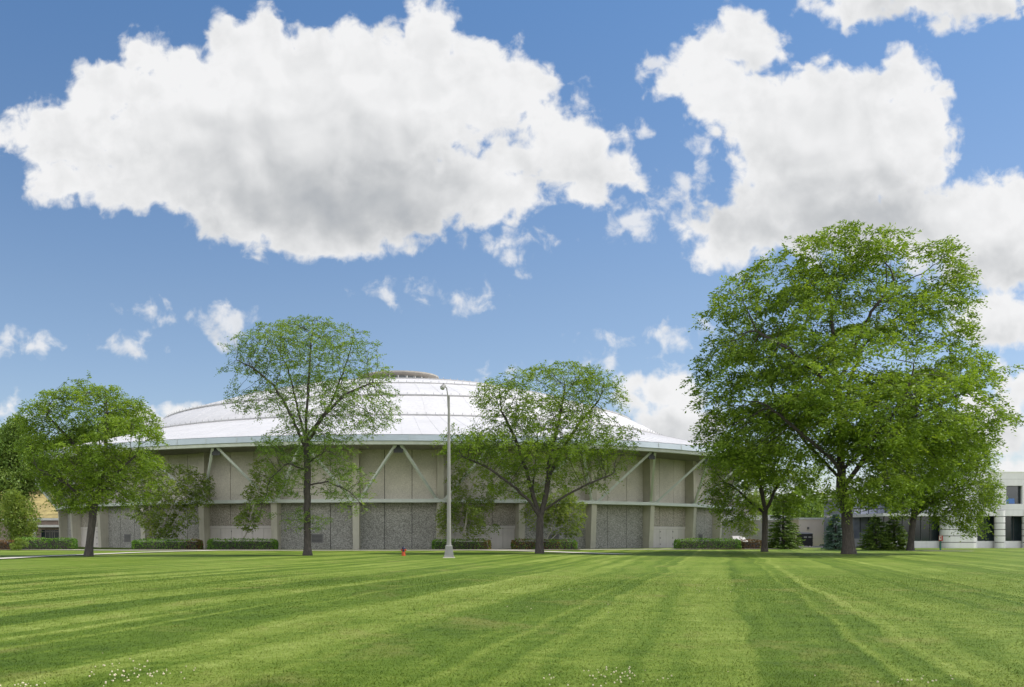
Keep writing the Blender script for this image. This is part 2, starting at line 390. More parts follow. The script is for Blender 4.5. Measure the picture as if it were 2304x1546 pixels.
M = {
    'roof': mat('roof_white', (0.53, 0.515, 0.51), 0.55, 0, 0.05, 0.25, stain=0.12),
    'roof_rib': mat('roof_rib', (0.40, 0.39, 0.39), 0.6),
    'fascia': mat('fascia_metal', (0.40, 0.45, 0.49), 0.45, 0.1, 0.08, 0.4),
    'lip': mat('lip_paint', (0.46, 0.48, 0.44), 0.6),
    'soffit': mat('soffit', (0.26, 0.245, 0.22), 0.8, fine=0.1, fscale=8),
    'caproof': mat('cupola_roof_metal', (0.36, 0.33, 0.29), 0.6),
    'steel': mat('painted_steel', (0.48, 0.51, 0.48), 0.5, 0, 0.06),
    'dark': mat('dark_metal', (0.03, 0.032, 0.035), 0.6),
    'conc': mat('column_concrete', (0.44, 0.415, 0.345), 0.85, 0, 0.08, 0.9, 0.06, 25, 0.15, stain=0.14),
    'upper': aggregate('upper_aggregate', (0.39, 0.365, 0.32), (0.62, 0.585, 0.515), 16.0, 0.3),
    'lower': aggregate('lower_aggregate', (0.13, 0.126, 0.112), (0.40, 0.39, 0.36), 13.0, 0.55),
    'transom': aggregate('transom_aggregate', (0.16, 0.14, 0.12), (0.46, 0.42, 0.37), 14, 0.5),
    'door': mat('door_panel', (0.52, 0.48, 0.455), 0.6, 0, 0.05, 0.8, stain=0.08),
    'louvre': mat('louvre', (0.16, 0.155, 0.15), 0.6),
    'white_conc': mat('white_precast', (0.68, 0.66, 0.66), 0.8, 0, 0.05, 0.7, 0.04, 20, stain=0.10),
    'glass': glass('dark_glass'),
    'mull': mat('mullion', (0.05, 0.055, 0.06), 0.5),
    'pink': mat('painted_block', (0.74, 0.635, 0.565), 0.85, 0, 0.05, 0.6),
    'greyblock': mat('grey_block', (0.34, 0.32, 0.30), 0.85),
    'whitetrim': mat('white_trim', (0.74, 0.73, 0.70), 0.6),
    'brick': mat('brown_brick', (0.30, 0.235, 0.20), 0.9, 0, 0.1, 2.0, 0.15, 12),
    'asphalt': mat('asphalt', (0.16, 0.155, 0.15), 0.9, 0, 0.1, 0.8, 0.2, 20),
    'path': mat('path_concrete', (0.50, 0.465, 0.40), 0.9, 0, 0.08, 0.6, 0.1, 12),
    'galv': mat('galvanised', (0.235, 0.23, 0.215), 0.55, 0.05, 0.08, 2.0),
    'orange': mat('hydrant_orange', (0.42, 0.065, 0.02), 0.45, 0, 0.1, 6),
    'navy': mat('hydrant_navy', (0.015, 0.017, 0.045), 0.35),
    'green': mat('green_post', (0.03, 0.13, 0.10), 0.5), 'red': mat('sign_red', (0.55, 0.06, 0.05), 0.5), 'white': mat('sign_white', (0.78, 0.78, 0.78), 0.5),
    'black': mat('black_paint', (0.015, 0.015, 0.017), 0.5), 'blue': mat('blue_board', (0.08, 0.17, 0.42), 0.6),
    'carw': mat('car_paint', (0.62, 0.60, 0.60), 0.25, 0, 0.02), 'rubber': mat('rubber', (0.02, 0.02, 0.02), 0.8),
    'bark': bark('locust_bark', (0.022, 0.019, 0.017), (0.075, 0.063, 0.054)),
    'palebark': bark('pale_bark', (0.22, 0.20, 0.17), (0.46, 0.43, 0.38)),
    'locust': leafmat('locust_leaf', [(0.0, (0.071, 0.127, 0.017)), (0.5, (0.168, 0.260, 0.028)), (1.0, (0.302, 0.400, 0.050))]),
    'locust_b': leafmat('locust_leaf_cool', [(0.0, (0.075, 0.143, 0.032)), (0.5, (0.170, 0.265, 0.048)), (1.0, (0.292, 0.386, 0.075))]),
    'olive': leafmat('olive_leaf', [(0.0, (0.097, 0.150, 0.030)), (0.5, (0.187, 0.263, 0.053)), (1.0, (0.330, 0.374, 0.097))]),
    'hedge': leafmat('yew_leaf', [(0.0, (0.038, 0.105, 0.017)), (0.5, (0.105, 0.222, 0.029)), (1.0, (0.233, 0.359, 0.053))], 0.2),
    'browned': leafmat('scorched_leaf', [(0.0, (0.05, 0.055, 0.015)), (0.4, (0.12, 0.08, 0.03)), (0.7, (0.24, 0.11, 0.04)), (1.0, (0.10, 0.15, 0.03))], 0.2),
    'spruce': leafmat('spruce_needles', [(0.0, (0.045, 0.090, 0.014)), (0.5, (0.095, 0.165, 0.026)), (1.0, (0.19, 0.26, 0.045))], 0.15),
    'bspruce': leafmat('blue_spruce_needles', [(0.0, (0.042, 0.088, 0.063)), (0.5, (0.095, 0.168, 0.126)), (1.0, (0.189, 0.283, 0.220))], 0.12),
    'wood': leafmat('woodland_leaf', [(0.0, (0.070, 0.133, 0.023)), (0.5, (0.133, 0.211, 0.041)), (1.0, (0.234, 0.296, 0.070))], 0.25),
    'grass': grassmat('mown_grass'), 'blade': grassmat('grass_blade', True),
    'drygrass': mat('dry_grass', (0.27, 0.215, 0.085), 0.9, 0, 0.35, 0.25, 0.35, 1.2),
    'clover': mat('clover_white', (0.58, 0.50, 0.36), 0.8), 'flower': mat('flower_red', (0.55, 0.06, 0.05), 0.8),
    'mulch': mat('mulch', (0.17, 0.12, 0.08), 0.95, 0, 0.25, 2, 0.3, 14),
}

#@@SECTION ground
# ------------------------------------------------------------------ ground
def lawn():
    xs = np.concatenate([np.linspace(-900, -80, 12), np.linspace(-70, 110, 91), np.linspace(130, 900, 12)])
    ys = np.concatenate([np.linspace(-300, 0, 6), np.linspace(4, 130, 64), np.linspace(150, 2500, 14)])
    X, Y = np.meshgrid(xs, ys)
    Z = 0.05 * np.sin(X * 0.13 + 0.4) * np.sin(Y * 0.11) * np.clip((85 - Y) / 40, 0, 1) * np.clip(Y / 10, 0, 1) - 0.02
    V = np.stack([X, Y, Z], -1).reshape(-1, 3); nx = len(xs); q = []
    i = np.arange((len(ys) - 1) * nx).reshape(-1, nx)[:, :-1].ravel()
    q = np.stack([i, i + 1, i + nx + 1, i + nx], 1)
    o = np_mesh('lawn', V, q, M['grass'], smooth=True); tag(o, kind='structure')
def lawn_z(X, Y):
    return 0.05 * np.sin(X * 0.13 + 0.4) * np.sin(Y * 0.11) * np.clip((85 - Y) / 40, 0, 1) * np.clip(Y / 10, 0, 1) - 0.02
lawn()

def ribbon(name, pts, m, z, w0, label=None):
    """a flat strip through the given ground points"""
    pts = [Vector((p[0], p[1], 0)) for p in pts]; w = w0; mb = MB(); L = []
    for i, p in enumerate(pts):
        d = (pts[min(i + 1, len(pts) - 1)] - pts[max(i - 1, 0)]).normalized(); n = Vector((-d.y, d.x, 0))
        L.append((p + n * w / 2 + Vector((0, 0, z)), p - n * w / 2 + Vector((0, 0, z))))
    vs = [v for a in L for v in a]; fs = [(2 * i, 2 * i + 1, 2 * i + 3, 2 * i + 2) for i in range(len(L) - 1)]
    mb.add(vs, fs); return tag(mb.build(name, m), kind='structure')

ribbon('path', [at(-150, 1236.5), at(85, 1237.2), at(300, 1238.5), at(600, 1238.6), at(900, 1238.6), at(1110, 1238.0), at(1300, 1237.0), at(1500, 1236.2), at(1720, 1235.4), at(1800, 1234.6)], M['path'], 0.03, 2.6)
ribbon('path', [at(-120, 1263), at(0, 1257.5), at(90, 1252.5), at(203, 1248), at(300, 1244), at(400, 1241), at(480, 1239.4)], M['path'], 0.036, 1.6)
ribbon('path', [at(1090, 1238.6), at(1160, 1239.6), at(1221, 1241.2), at(1300, 1244), at(1402, 1247.6)], M['path'], 0.036, 2.0)
ribbon('path', [at(2040, 1239.6), at(2110, 1240.2), at(2190, 1240.6)], M['path'], 0.03, 1.2)
ribbon('driveway', [at(1770, 1230), at(1850, 1231), at(1900, 1231.5), at(1960, 1231.5)], M['asphalt'], 0.03, 12)

# near grass: blades standing in the part of the lawn close to the camera
def up_normals(o):
    me = o.data; n = np.tile(np.array([0, 0, 1.0], np.float32), (len(me.vertices), 1))
    me.normals_split_custom_set_from_vertices(n.tolist())
def near_grass():
    N = 420000
    u = RNG.random(N); d = 8.6 + (46 - 8.6) * u ** 2.3
    xl = -0.456 * d - 2.0; xr = 0.675 * d + 2.0
    X = xl + (xr - xl) * RNG.random(N); Y = d
    sc = np.clip(d / 14, 0.85, 2.2) * np.clip((50 - d) / 18, 0.35, 1)
    h = (0.010 + 0.015 * RNG.random(N)) * (0.8 + 0.25 * sc); wd = (0.003 + 0.0035 * RNG.random(N)) * sc
    a = RNG.random(N) * 2 * np.pi; lean = 0.5 + 1.0 * RNG.random(N)
    la = RNG.random(N) * 2 * np.pi
    Z = lawn_z(X, Y)
    base = np.stack([X, Y, Z - 0.004], 1)
    side = np.stack([np.cos(a), np.sin(a), 0 * a], 1) * wd[:, None]
    top = base + np.stack([np.cos(la) * h * lean, np.sin(la) * h * lean, h], 1)
    V = np.stack([base - side, base + side, top], 1).reshape(-1, 3)
    q = np.arange(3 * N).reshape(-1, 3)
    tint = np.repeat(RNG.random(N), 3)
    o = np_mesh('grass', V, q, M['blade'], tint=tint, k=3, smooth=True); up_normals(o)
    tag(o, 'short mown green grass blades covering the near lawn', 'grass', kind='stuff')
near_grass()

def clover():
    mb = MB(); rr = random.Random(5)
    spots = [(300, 1515, 110, 30, 75), (1390, 1525, 140, 26, 50), (2050, 1535, 150, 16, 14), (60, 1540, 70, 6, 14), (1240, 1355, 200, 60, 14), (1620, 1330, 60, 12, 10)]
    for cx, cy, sx, sy, n in spots:
        for i in range(n):
            p = at(cx + rr.gauss(0, 0.5) * sx, max(1300, cy + rr.gauss(0, 0.5) * sy)); z = lawn_z(p.x, p.y) + 0.016 + rr.random() * 0.012
            r = 0.0055 + rr.random() * 0.0065
            mb.lathe([(0.0, -r), (r * 0.8, -r * 0.5), (r, 0.1 * r), (r * 0.6, r * 0.8), (0, r)], (p.x, p.y, z), 6)
    tag(mb.build('clover_flowers', M['clover']), 'scattered small white clover flowers standing in the near grass', 'clover', kind='stuff')
clover()

#@@SECTION arena
# ------------------------------------------------------------------ the domed arena
CX, CY, F0 = -2.6, 157.0, R(0.95)
def P(r, deg, z): a = R(deg) + F0; return Vector((CX + r * math.sin(a), CY - r * math.cos(a), z))
ZL0, ZL1, ZS = 5.28, 5.66, 11.36
RW = 53.8
arena = empty('domed_arena', (CX, CY, 0), label='large round concrete arena with a white domed roof and slanted steel struts', cat='arena')
INV = Matrix.Translation(Vector((-CX, -CY, 0)))
def ab(mb, name, m, parent=arena, **kw):
    mb.v = [(v[0] - CX, v[1] - CY, v[2]) for v in mb.v]
    o = mb.build(name, m, parent, **kw)
    return o
def arc_box(mb, r0, r1, a0, a1, z0, z1):       # straight block between two bearings
    mb.hexa([P(r1, a0, z0), P(r1, a1, z0), P(r0, a1, z0), P(r0, a0, z0), P(r1, a0, z1), P(r1, a1, z1), P(r0, a1, z1), P(r0, a0, z1)])
def bay_box(mb, k, f0, f1, z0, z1, r0=RW - 0.3, out=0.0):
    """flat block in bay k between fractions f0..f1 of the chord"""
    A = P(RW, 10 * k - 5, 0); B = P(RW, 10 * k + 5, 0); n = (P(1, 10 * k, 0) - P(0, 10 * k, 0))
    a = A.lerp(B, f0); b = A.lerp(B, f1); o = n * out; i = n * -0.3
    pts = [a + o, b + o, b + i, a + i]
    mb.hexa([(q.x, q.y, z0) for q in pts] + [(q.x, q.y, z1) for q in pts])
VIS = range(-9, 10)
core = MB(); core.lathe([(53.35, -0.3), (53.35, ZS + 0.6)], (CX, CY, 0), 36, R(5) + F0, R(365) + F0)
ab(core, 'core_wall', M['dark'])
G = 0.0035
for k in range(-18, 18):
    low = MB(); up = MB()
    for j in range(3):
        f0, f1 = j / 3 + G, (j + 1) / 3 - G
        bay_box(up, k, f0, f1, ZL0 + 0.1, ZS + 0.3)
        if k % 3 != 1: bay_box(low, k, f0, f1, -0.2, ZL0 + 0.05)
    ab(up, 'upper_wall', M['upper'])
    if k % 3 != 1: ab(low, 'lower_wall', M['lower'])
for k in range(-18, 18):
    if k % 3 == 1 and k in VIS:
        tr = MB()
        for j in range(3): bay_box(tr, k, j / 3 + G, (j + 1) / 3 - G, 2.72, ZL0 + 0.05)
        ab(tr, 'transom_panel', M['transom'])
        hd = MB(); bay_box(hd, k, 0.01, 0.99, 2.36, 2.70, out=0.02)
        door = ab(hd, 'doors', M['door'])
        for j in range(6):
            lf = MB(); bay_box(lf, k, 0.045 + j * 0.152, 0.045 + (j + 1) * 0.152 - 0.004, -0.1, 2.345, out=-0.03)
            leaf = ab(lf, 'door_leaf', M['door'], door)
        for j in (2, 4):
            A = P(RW, 10 * k - 5, 0).lerp(P(RW, 10 * k + 5, 0), 0.045 + j * 0.152)
            n = P(1, 10 * k, 0) - P(0, 10 * k, 0)
            for z in (0.35, 1.15, 1.95):
                hg = MB(); hg.bar(A + n * 0.02 + Vector((0, 0, z)), A + n * 0.02 + Vector((0, 0, z + 0.16)), 0.07)
                ab(hg, 'hinge', M['louvre'], door)
    elif k % 3 == 1:
        bay_box(low2 := MB(), k, 0.0, 1.0, -0.2, ZL0 + 0.05); ab(low2, 'blank_panel', M['lower'])
    if k % 3 == 2 and k in VIS:                 # louvred vent low in the bay
        fr = MB(); bay_box(fr, k, 0.42, 0.58, 0.72, 1.75, out=0.025); vent = ab(fr, 'vent', M['louvre'])
        sl = MB()
        for i in range(6): bay_box(sl, k, 0.435, 0.565, 0.80 + i * 0.15, 0.86 + i * 0.15, out=0.06)
        ab(sl, 'louvre', M['dark'], vent)
for k in range(-10, 10):                         # columns between bays, leaning out a little towards the ledge
    a = 10 * k + 5; t_ = P(1, a + 90, 0) - P(0, a + 90, 0); mb = MB()
    def ring(r0, r1, w, z): return [P(r1, a, z) - t_ * w, P(r1, a, z) + t_ * w, P(r0, a, z) + t_ * w, P(r0, a, z) - t_ * w]
    b0 = ring(53.2, 54.72, 0.37, -0.2); b1 = ring(53.2, 55.03, 0.37, ZL0)
    mb.hexa(b0 + b1)
    mb.hexa(ring(53.2, 55.0, 0.37, ZL1) + ring(53.2, 54.9, 0.37, ZS + 0.1))
    ab(mb, 'column', M['conc'])
lg = MB(); lg.lathe([(53.7, ZL0), (55.38, ZL0), (55.38, ZL1), (53.7, ZL1)], (CX, CY, 0), 36, R(5) + F0, R(365) + F0, True)
ab(lg, 'ledge', M['steel'])
APR, APZ = 59.55, 11.30
for k in range(-10, 10):
    apex = P(APR, 10 * k, APZ)
    for s in (-1, 1):
        foot = P(55.15, 10 * k + s * 4.45, ZL1 + 0.02); mb = MB()
        top = P(APR, 10 * k + s * 0.28, APZ)
        mb.bar(foot, top, 0.25, 0.25); mb.bar(foot - Vector((0, 0, 0.03)), foot + Vector((0, 0, 0.10)), 0.5, 0.5, Vector((0, 1, 0)))
        ab(mb, 'strut', M['steel'])
    g = MB(); g.bar(P(APR - 0.25, 10 * k - 0.5, APZ - 0.42), P(APR - 0.25, 10 * k + 0.5, APZ - 0.42), 0.1, 0.8)
    ab(g, 'gusset', M['dark'])
so = MB(); so.lathe([(53.3, ZS), (60.0, ZS)], (CX, CY, 0), 144)
ab(so, 'soffit', M['soffit'])
sr = MB()                                        # soffit boards
for i in range(-270, 271):
    a = i * 0.33
    sr.bar(P(54.0, a, ZS - 0.03), P(59.7, a, ZS - 0.03), 0.12, 0.05)
ab(sr, 'soffit_battens', M['soffit'])
lp = MB(); lp.lathe([(59.75, 11.28), (60.35, 11.28), (60.40, 11.62), (59.75, 11.62)], (CX, CY, 0), 144, closed=True)
ab(lp, 'eave_lip', M['lip'], smooth=True)
fa = MB(); fa.lathe([(60.0, 11.58), (60.58, 11.66), (60.50, 12.28), (60.40, 12.36), (59.9, 12.3)], (CX, CY, 0), 144, closed=True)
ab(fa, 'fascia', M['fascia'], smooth=True)
fs_ = MB()                                       # joints of the fascia sheets
for i in range(-30, 31):
    a = i * 3.6 + 1.1
    fs_.bar(P(60.59, a, 11.67), P(60.51, a, 12.28), 0.04, 0.03)
ab(fs_, 'fascia_joints', M['lip'])
prof = [(60.5, 12.34), (56.5, 13.35), (52.5, 14.4), (48.5, 15.45), (44.9, 16.40), (44.7, 16.68), (42.6, 18.0), (40.4, 19.15), (39.3, 19.72), (39.1, 19.98),
        (35.5, 21.15), (32.0, 22.25), (29.3, 23.0), (29.1, 23.2), (25.0, 24.25), (20.9, 25.08), (20.7, 25.28), (14.0, 26.2), (7.0, 26.75), (0.01, 26.9)]
ro = MB(); ro.lathe(prof, (CX, CY, 0), 180)
ab(ro, 'roof', M['roof'], smooth=True)
roofo = [o for o in arena.children if o.name == 'roof'][0]
for r, z in ((44.85, 16.52), (39.25, 19.85), (29.25, 23.1), (20.85, 25.18)):
    g = MB(); g.lathe([(r, z - 0.1), (r + 0.12, z - 0.1), (r + 0.12, z + 0.06), (r, z + 0.06)], (CX, CY, 0), 180, closed=True)
    n = int(2 * math.pi * r / 1.15)
    for i in range(n):
        a = 360 * i / n
        g.bar(P(r + 0.05, a, z + 0.02), P(r + 0.05, a, z + 0.30), 0.07)
    ab(g, 'snow_rail', M['roof_rib'], roofo)
sm = MB()                                        # standing seams
def pz(r):
    for (r0, z0), (r1, z1) in zip(prof, prof[1:]):
        if r1 <= r <= r0: return z0 + (z1 - z0) * (r0 - r) / (r0 - r1)
for i in range(0, 180):
    a = i * 2.0 + 0.4
    for (r0, z0), (r1, z1) in zip(prof[:4] , prof[1:5]): sm.bar(P(r0, a, z0 + 0.004), P(r1, a, z1 + 0.004), 0.05, 0.03)
    if i % 2 == 0:
        for (r0, z0), (r1, z1) in list(zip(prof, prof[1:]))[5:8]: sm.bar(P(r0, a, z0 + 0.004), P(r1, a, z1 + 0.004), 0.05, 0.03)
        for (r0, z0), (r1, z1) in list(zip(prof, prof[1:]))[9:12]: sm.bar(P(r0, a, z0 + 0.004), P(r1, a, z1 + 0.004), 0.05, 0.03)
ab(sm, 'roof_seams', M['roof'], roofo)
cu = MB(); cu.lathe([(5.6, 26.4), (5.6, 28.5)], (CX, CY, 0), 48); cupola = ab(cu, 'cupola', M['glass'], roofo, smooth=True)
cp = MB(); cp.lathe([(0.01, 28.25), (5.5, 28.25), (6.7, 28.5), (7.0, 28.62), (7.0, 28.84), (6.6, 28.92), (0.01, 29.1)], (CX, CY, 0), 72)
ab(cp, 'cupola_roof', M['caproof'], roofo, smooth=True)
cm = MB()
for i in range(24): cm.bar(P(5.66, i * 15, 26.4), P(5.66, i * 15, 28.3), 0.16)
ab(cm, 'cupola_mullions', M['whitetrim'], roofo)

#@@SECTION buildings
# ------------------------------------------------------------------ white office building on the right (front faces the camera)
def office():
    D = 112.5; u = D / FPX
    X = lambda px: (px - PX0) * u
    Z = lambda py: EYE + (PY0 - py) * u
    root = empty('office_building', (X(2200), D, 0), label='white precast two storey office building with dark windows and banded round piers', cat='office building')
    ox, oy = X(2200), D
    def bld(mb, name, m, par=root, **kw):
        mb.v = [(v[0] - ox, v[1] - oy, v[2]) for v in mb.v]; return mb.build(name, m, par, **kw)
    xl, xr = X(2104), X(2480)
    period = 62.5 * u; half = 31.25
    # window bays centred between columns
    cols = [2251.3 + 62.5 * i for i in range(0, 4)]
    ctr = [2220] + [c + 31 for c in cols]
    zt = Z(1063); z1a, z1b = Z(1134), Z(1093); zs = Z(1161)
    w = MB()
    w.box(xl, xr, D, D + 0.5, z1b, zt)                        # parapet
    w.box(xl, xr, D, D + 0.5, zs, z1a)                        # spandrel
    edges = [xl] + [X(c + s * 18.3) for c in ctr for s in (-1, 1)] + [xr]
    for i in range(0, len(edges), 2): w.box(edges[i], edges[i + 1], D, D + 0.5, z1a, z1b)
    w.box(xl, xr, D + 0.5, D + 14, zs, zt - 0.25)             # body behind
    bld(w, 'wall', M['white_conc'])
    jt = MB()
    for c in cols: jt.box(X(c) - 0.012, X(c) + 0.012, D - 0.004, D + 0.1, zs, zt)
    jt.box(xl, xr, D - 0.004, D + 0.1, Z(1078.4), Z(1078)); jt.box(xl, xr, D - 0.004, D + 0.1, Z(1147.6), Z(1147.2))
    bld(jt, 'panel_joints', M['louvre'])
    cp_ = MB(); cp_.box(xl - 0.05, xr, D - 0.06, D + 0.6, zt, zt + 0.10); bld(cp_, 'coping', M['whitetrim'])
    for c in ctr:
        a, b = X(c - 18.3), X(c + 18.3)
        g = MB(); g.box(a, b, D + 0.38, D + 0.40, z1a, z1b); win = bld(g, 'window', M['glass'])
        f = MB(); f.box(a, a + 0.05, D + 0.32, D + 0.38, z1a, z1b); f.box(b - 0.05, b, D + 0.32, D + 0.38, z1a, z1b)
        f.box(a, b, D + 0.32, D + 0.38, z1b - 0.05, z1b); f.box(a, b, D + 0.32, D + 0.38, z1a, z1a + 0.05); f.box(b - 0.28, b - 0.24, D + 0.32, D + 0.38, z1a, z1b)
        bld(f, 'window_frame', M['mull'], win)
    # ground floor: recessed glazing on a low sill wall
    gz = MB(); gz.box(X(1990), xr, D + 1.2, D + 1.3, 0, zs); glz = bld(gz, 'ground_floor_glazing', M['glass'])
    mu = MB()
    for px in list(range(2000, 2480, 21)): mu.box(X(px) - 0.035, X(px) + 0.035, D + 1.12, D + 1.2, 0.8, zs)
    bld(mu, 'mullions', M['mull'], glz)
    sl = MB(); sl.box(X(1990), xr, D + 0.7, D + 1.1, -0.1, Z(1217.5)); bld(sl, 'sill_wall', M['white_conc'])
    sf = MB(); sf.box(X(1990), xl, D + 0.2, D + 14, zs - 0.02, zs + 0.35); bld(sf, 'canopy', M['white_conc'])
    def banded(mb, x0, x1, y0, y1, z0, z1):
        h = (z1 - z0) / 6
        for i in range(6): cyl_ends(mb, x0, x1, y0, y1, z0 + i * h + 0.045, z0 + (i + 1) * h - 0.045)
    def cyl_ends(mb, x0, x1, y0, y1, z0, z1, n=10):
        r = (y1 - y0) / 2; cy = (y0 + y1) / 2; pts = []
        for i in range(n + 1):
            a = math.pi / 2 + math.pi * i / n; pts.append((x0 + r + r * math.cos(a), cy + r * math.sin(a)))
        for i in range(n + 1):
            a = -math.pi / 2 + math.pi * i / n; pts.append((x1 - r + r * math.cos(a), cy + r * math.sin(a)))
        k = len(pts)
        mb.add([(x, y, z0) for x, y in pts] + [(x, y, z1) for x, y in pts], [tuple(range(k))[::-1], tuple(range(k, 2 * k))] + [(i, (i + 1) % k, k + (i + 1) % k, k + i) for i in range(k)])
    zc = Z(1148)
    pr = MB(); banded(pr, X(2119.5), X(2199.5), D - 0.55, D + 1.15, -0.1, zc); po = bld(pr, 'wide_pier', M['white_conc'], smooth=True); pr = MB(); cyl_ends(pr, X(2119.5) + .12, X(2199.5) - .12, D - .43, D + 1.03, -.1, zc - .02); bld(pr, 'grooves', M['louvre'], po)  # inner core coloured dark to stand for shade in the grooves
    for c in cols:
        q = MB(); banded(q, X(c - 10.7), X(c + 10.7), D - 0.42, D + 0.76, -0.1, zc); po = bld(q, 'round_pier', M['white_conc'], smooth=True); q = MB(); cyl_ends(q, X(c - 10.7) + .1, X(c + 10.7) - .1, D - .32, D + .66, -.1, zc - .02); bld(q, 'grooves', M['louvre'], po)  # dark core again paints the groove shade
    bb = MB(); bb.box(X(2268.5), X(2287), D + 0.405, D + 0.44, z1a + 0.0, Z(1121.5))
    bb.v = [(v[0], v[1] - 0.055, v[2]) for v in bb.v]
    bld(bb, 'blue_board', M['blue'])
office()

def link():                                      # glazed link and low wing left of the offices
    D = 121.0; u = D / FPX; X = lambda px: (px - PX0) * u; Z = lambda py: EYE + (PY0 - py) * u
    root = empty('glazed_link', (X(1985), D, 0), label='low glass walled link with dark mullions behind the spruces left of the offices', cat='building')
    def bld(mb, name, m, par=root): mb.v = [(v[0] - X(1985), v[1] - D, v[2]) for v in mb.v]; return mb.build(name, m, par)
    g = MB(); g.box(X(1915), X(2103), D, D + 8, -0.1, Z(1122)); gl = bld(g, 'glazing', M['skyglass'])
    m_ = MB()
    for px in range(1916, 2104, 19): m_.box(X(px) - 0.03, X(px) + 0.03, D - 0.08, D - 0.002, 0, Z(1122))
    for py in (1164, 1144): m_.box(X(1915), X(2103), D - 0.1, D - 0.003, Z(py) - 0.05, Z(py) + 0.05)
    bld(m_, 'mullions', M['mull'], gl)
    r_ = MB(); r_.box(X(1912), X(2105), D - 0.2, D + 8.2, Z(1122), Z(1118)); bld(r_, 'roof', M['whitetrim'])
    b_ = MB(); b_.box(X(1915), X(2103), D - 0.14, D - 0.004, -0.1, Z(1212)); bld(b_, 'sill_wall', M['white_conc'])
M['skyglass'] = glass('pale_glass', (0.27, 0.29, 0.36), 0.08)
link()

def blockhouse():
    D = 130.0; u = D / FPX; X = lambda px: (px - PX0) * u; Z = lambda py: EYE + (PY0 - py) * u
    root = empty('service_building', (X(1800), D, 0), label='long low pinkish block service building with a white roof edge behind the spruces', cat='building')
    def bld(mb, name, m, par=root): mb.v = [(v[0] - X(1800), v[1] - D, v[2]) for v in mb.v]; return mb.build(name, m, par)
    w = MB(); w.box(X(1797), X(1912), D, D + 9, -0.1, Z(1169)); bld(w, 'wall', M['pink'])
    w2 = MB(); w2.box(X(1600), X(1796.5), D + 3, D + 12, -0.1, Z(1170)); bld(w2, 'side_wing', M['greyblock'])
    c = MB(); c.box(X(1796), X(1914), D - 0.15, D + 9.1, Z(1169), Z(1165)); bld(c, 'roof_edge', M['whitetrim'])
    c = MB(); c.box(X(1598), X(1795.5), D + 2.8, D + 12.1, Z(1170), Z(1158)); bld(c, 'wing_roof_edge', M['white_conc'])
    # flue and lamp on wall
    s = MB(); s.box(X(1816), X(1819), D - 0.25, D - 0.003, Z(1191), Z(1186)); bld(s, 'wall_lamp', M['louvre'])
    # upper grey penthouse and stack seen through the leaves
    p = MB(); p.box(X(1690), X(1730), D + 8, D + 16, Z(1157), Z(1128)); bld(p, 'plant_room', M['greyblock'])
blockhouse()

def dumpster():
    p = atd(1810.5, 1229, 124.0); root = empty('dumpster', (p.x, p.y, 0), label='tall black dumpster with two pale notices standing against the pinkish wall', cat='dumpster')
    w, d, h = 0.82, 1.3, 1.72
    b = MB(); b.hexa([(-w, -d / 2, 0.14), (w, -d / 2, 0.14), (w, d / 2, 0.14), (-w, d / 2, 0.14), (-w * 1.02, -d / 2, h), (w * 1.02, -d / 2, h), (w * 1.02, d / 2, h + 0.2), (-w * 1.02, d / 2, h + 0.2)])
    for z in (0.5, 1.1): b.box(-w - 0.03, w + 0.03, -d / 2 - 0.05, -d / 2 + 0.02, z, z + 0.08)
    b.build('body', M['black'], root)
    l = MB(); l.hexa([(-w - .05, -d / 2 - .06, h + .012), (w + .05, -d / 2 - .06, h + .012), (w + .05, d / 2, h + .215), (-w - .05, d / 2, h + .215), (-w - .05, -d / 2 - .06, h + .06), (w + .05, -d / 2 - .06, h + .06), (w + .05, d / 2, h + .26), (-w - .05, d / 2, h + .26)])
    l.build('lid', M['dark'], root)
    for x in (-0.42, 0.2):
        n = MB(); n.box(x, x + 0.42, -d / 2 - 0.07, -d / 2 - 0.055, 1.22, 1.42); n.build('notice', M['galv'], root)
    for x in (-0.7, 0.7):
        for y in (-0.5, 0.5):
            c = MB(); c.tube([(x - 0.04, y, 0.08), (x + 0.04, y, 0.08)], 0.08, 10); c.build('wheel', M['rubber'], root)
dumpster()

def left_hall():
    D = 146.0; u = D / FPX; X = lambda px: (px - PX0) * u; Z = lambda py: EYE + (PY0 - py) * u
    root = empty('brick_pavilion', (X(90), D, 0), label='low brown brick pavilion with white eaves and a glazed entrance left of the arena', cat='building')
    def bld(mb, name, m, par=root): mb.v = [(v[0] - X(90), v[1] - D, v[2]) for v in mb.v]; return mb.build(name, m, par)
    w = MB(); w.box(X(-60), X(170), D, D + 10, -0.1, Z(1171)); bld(w, 'wall', M['brick'])
    r_ = MB(); r_.box(X(-64), X(174), D - 0.6, D + 10.4, Z(1171), Z(1166)); bld(r_, 'roof', M['whitetrim'])
    c = MB(); c.box(X(84), X(150), D - 2.2, D - 0.003, Z(1186.5), Z(1181.5)); bld(c, 'canopy', M['whitetrim'])
    c = MB(); c.box(X(85), X(91), D - 1.9, D - 1.5, -0.1, Z(1186.5)); c.box(X(144), X(149), D - 1.9, D - 1.5, -0.1, Z(1186.5)); bld(c, 'canopy_post', M['whitetrim'])
    g = MB(); g.box(X(93), X(143), D - 0.12, D - 0.004, 0, Z(1192)); e = bld(g, 'entrance_door', M['glass'])
    f = MB()
    for px in (93, 103, 113, 118, 123, 133, 142.2): f.box(X(px), X(px) + 0.07, D - 0.17, D - 0.122, 0, Z(1192))
    f.box(X(93), X(143), D - 0.175, D - 0.123, Z(1197), Z(1196)); bld(f, 'door_frame', M['galv'], e)
left_hall()

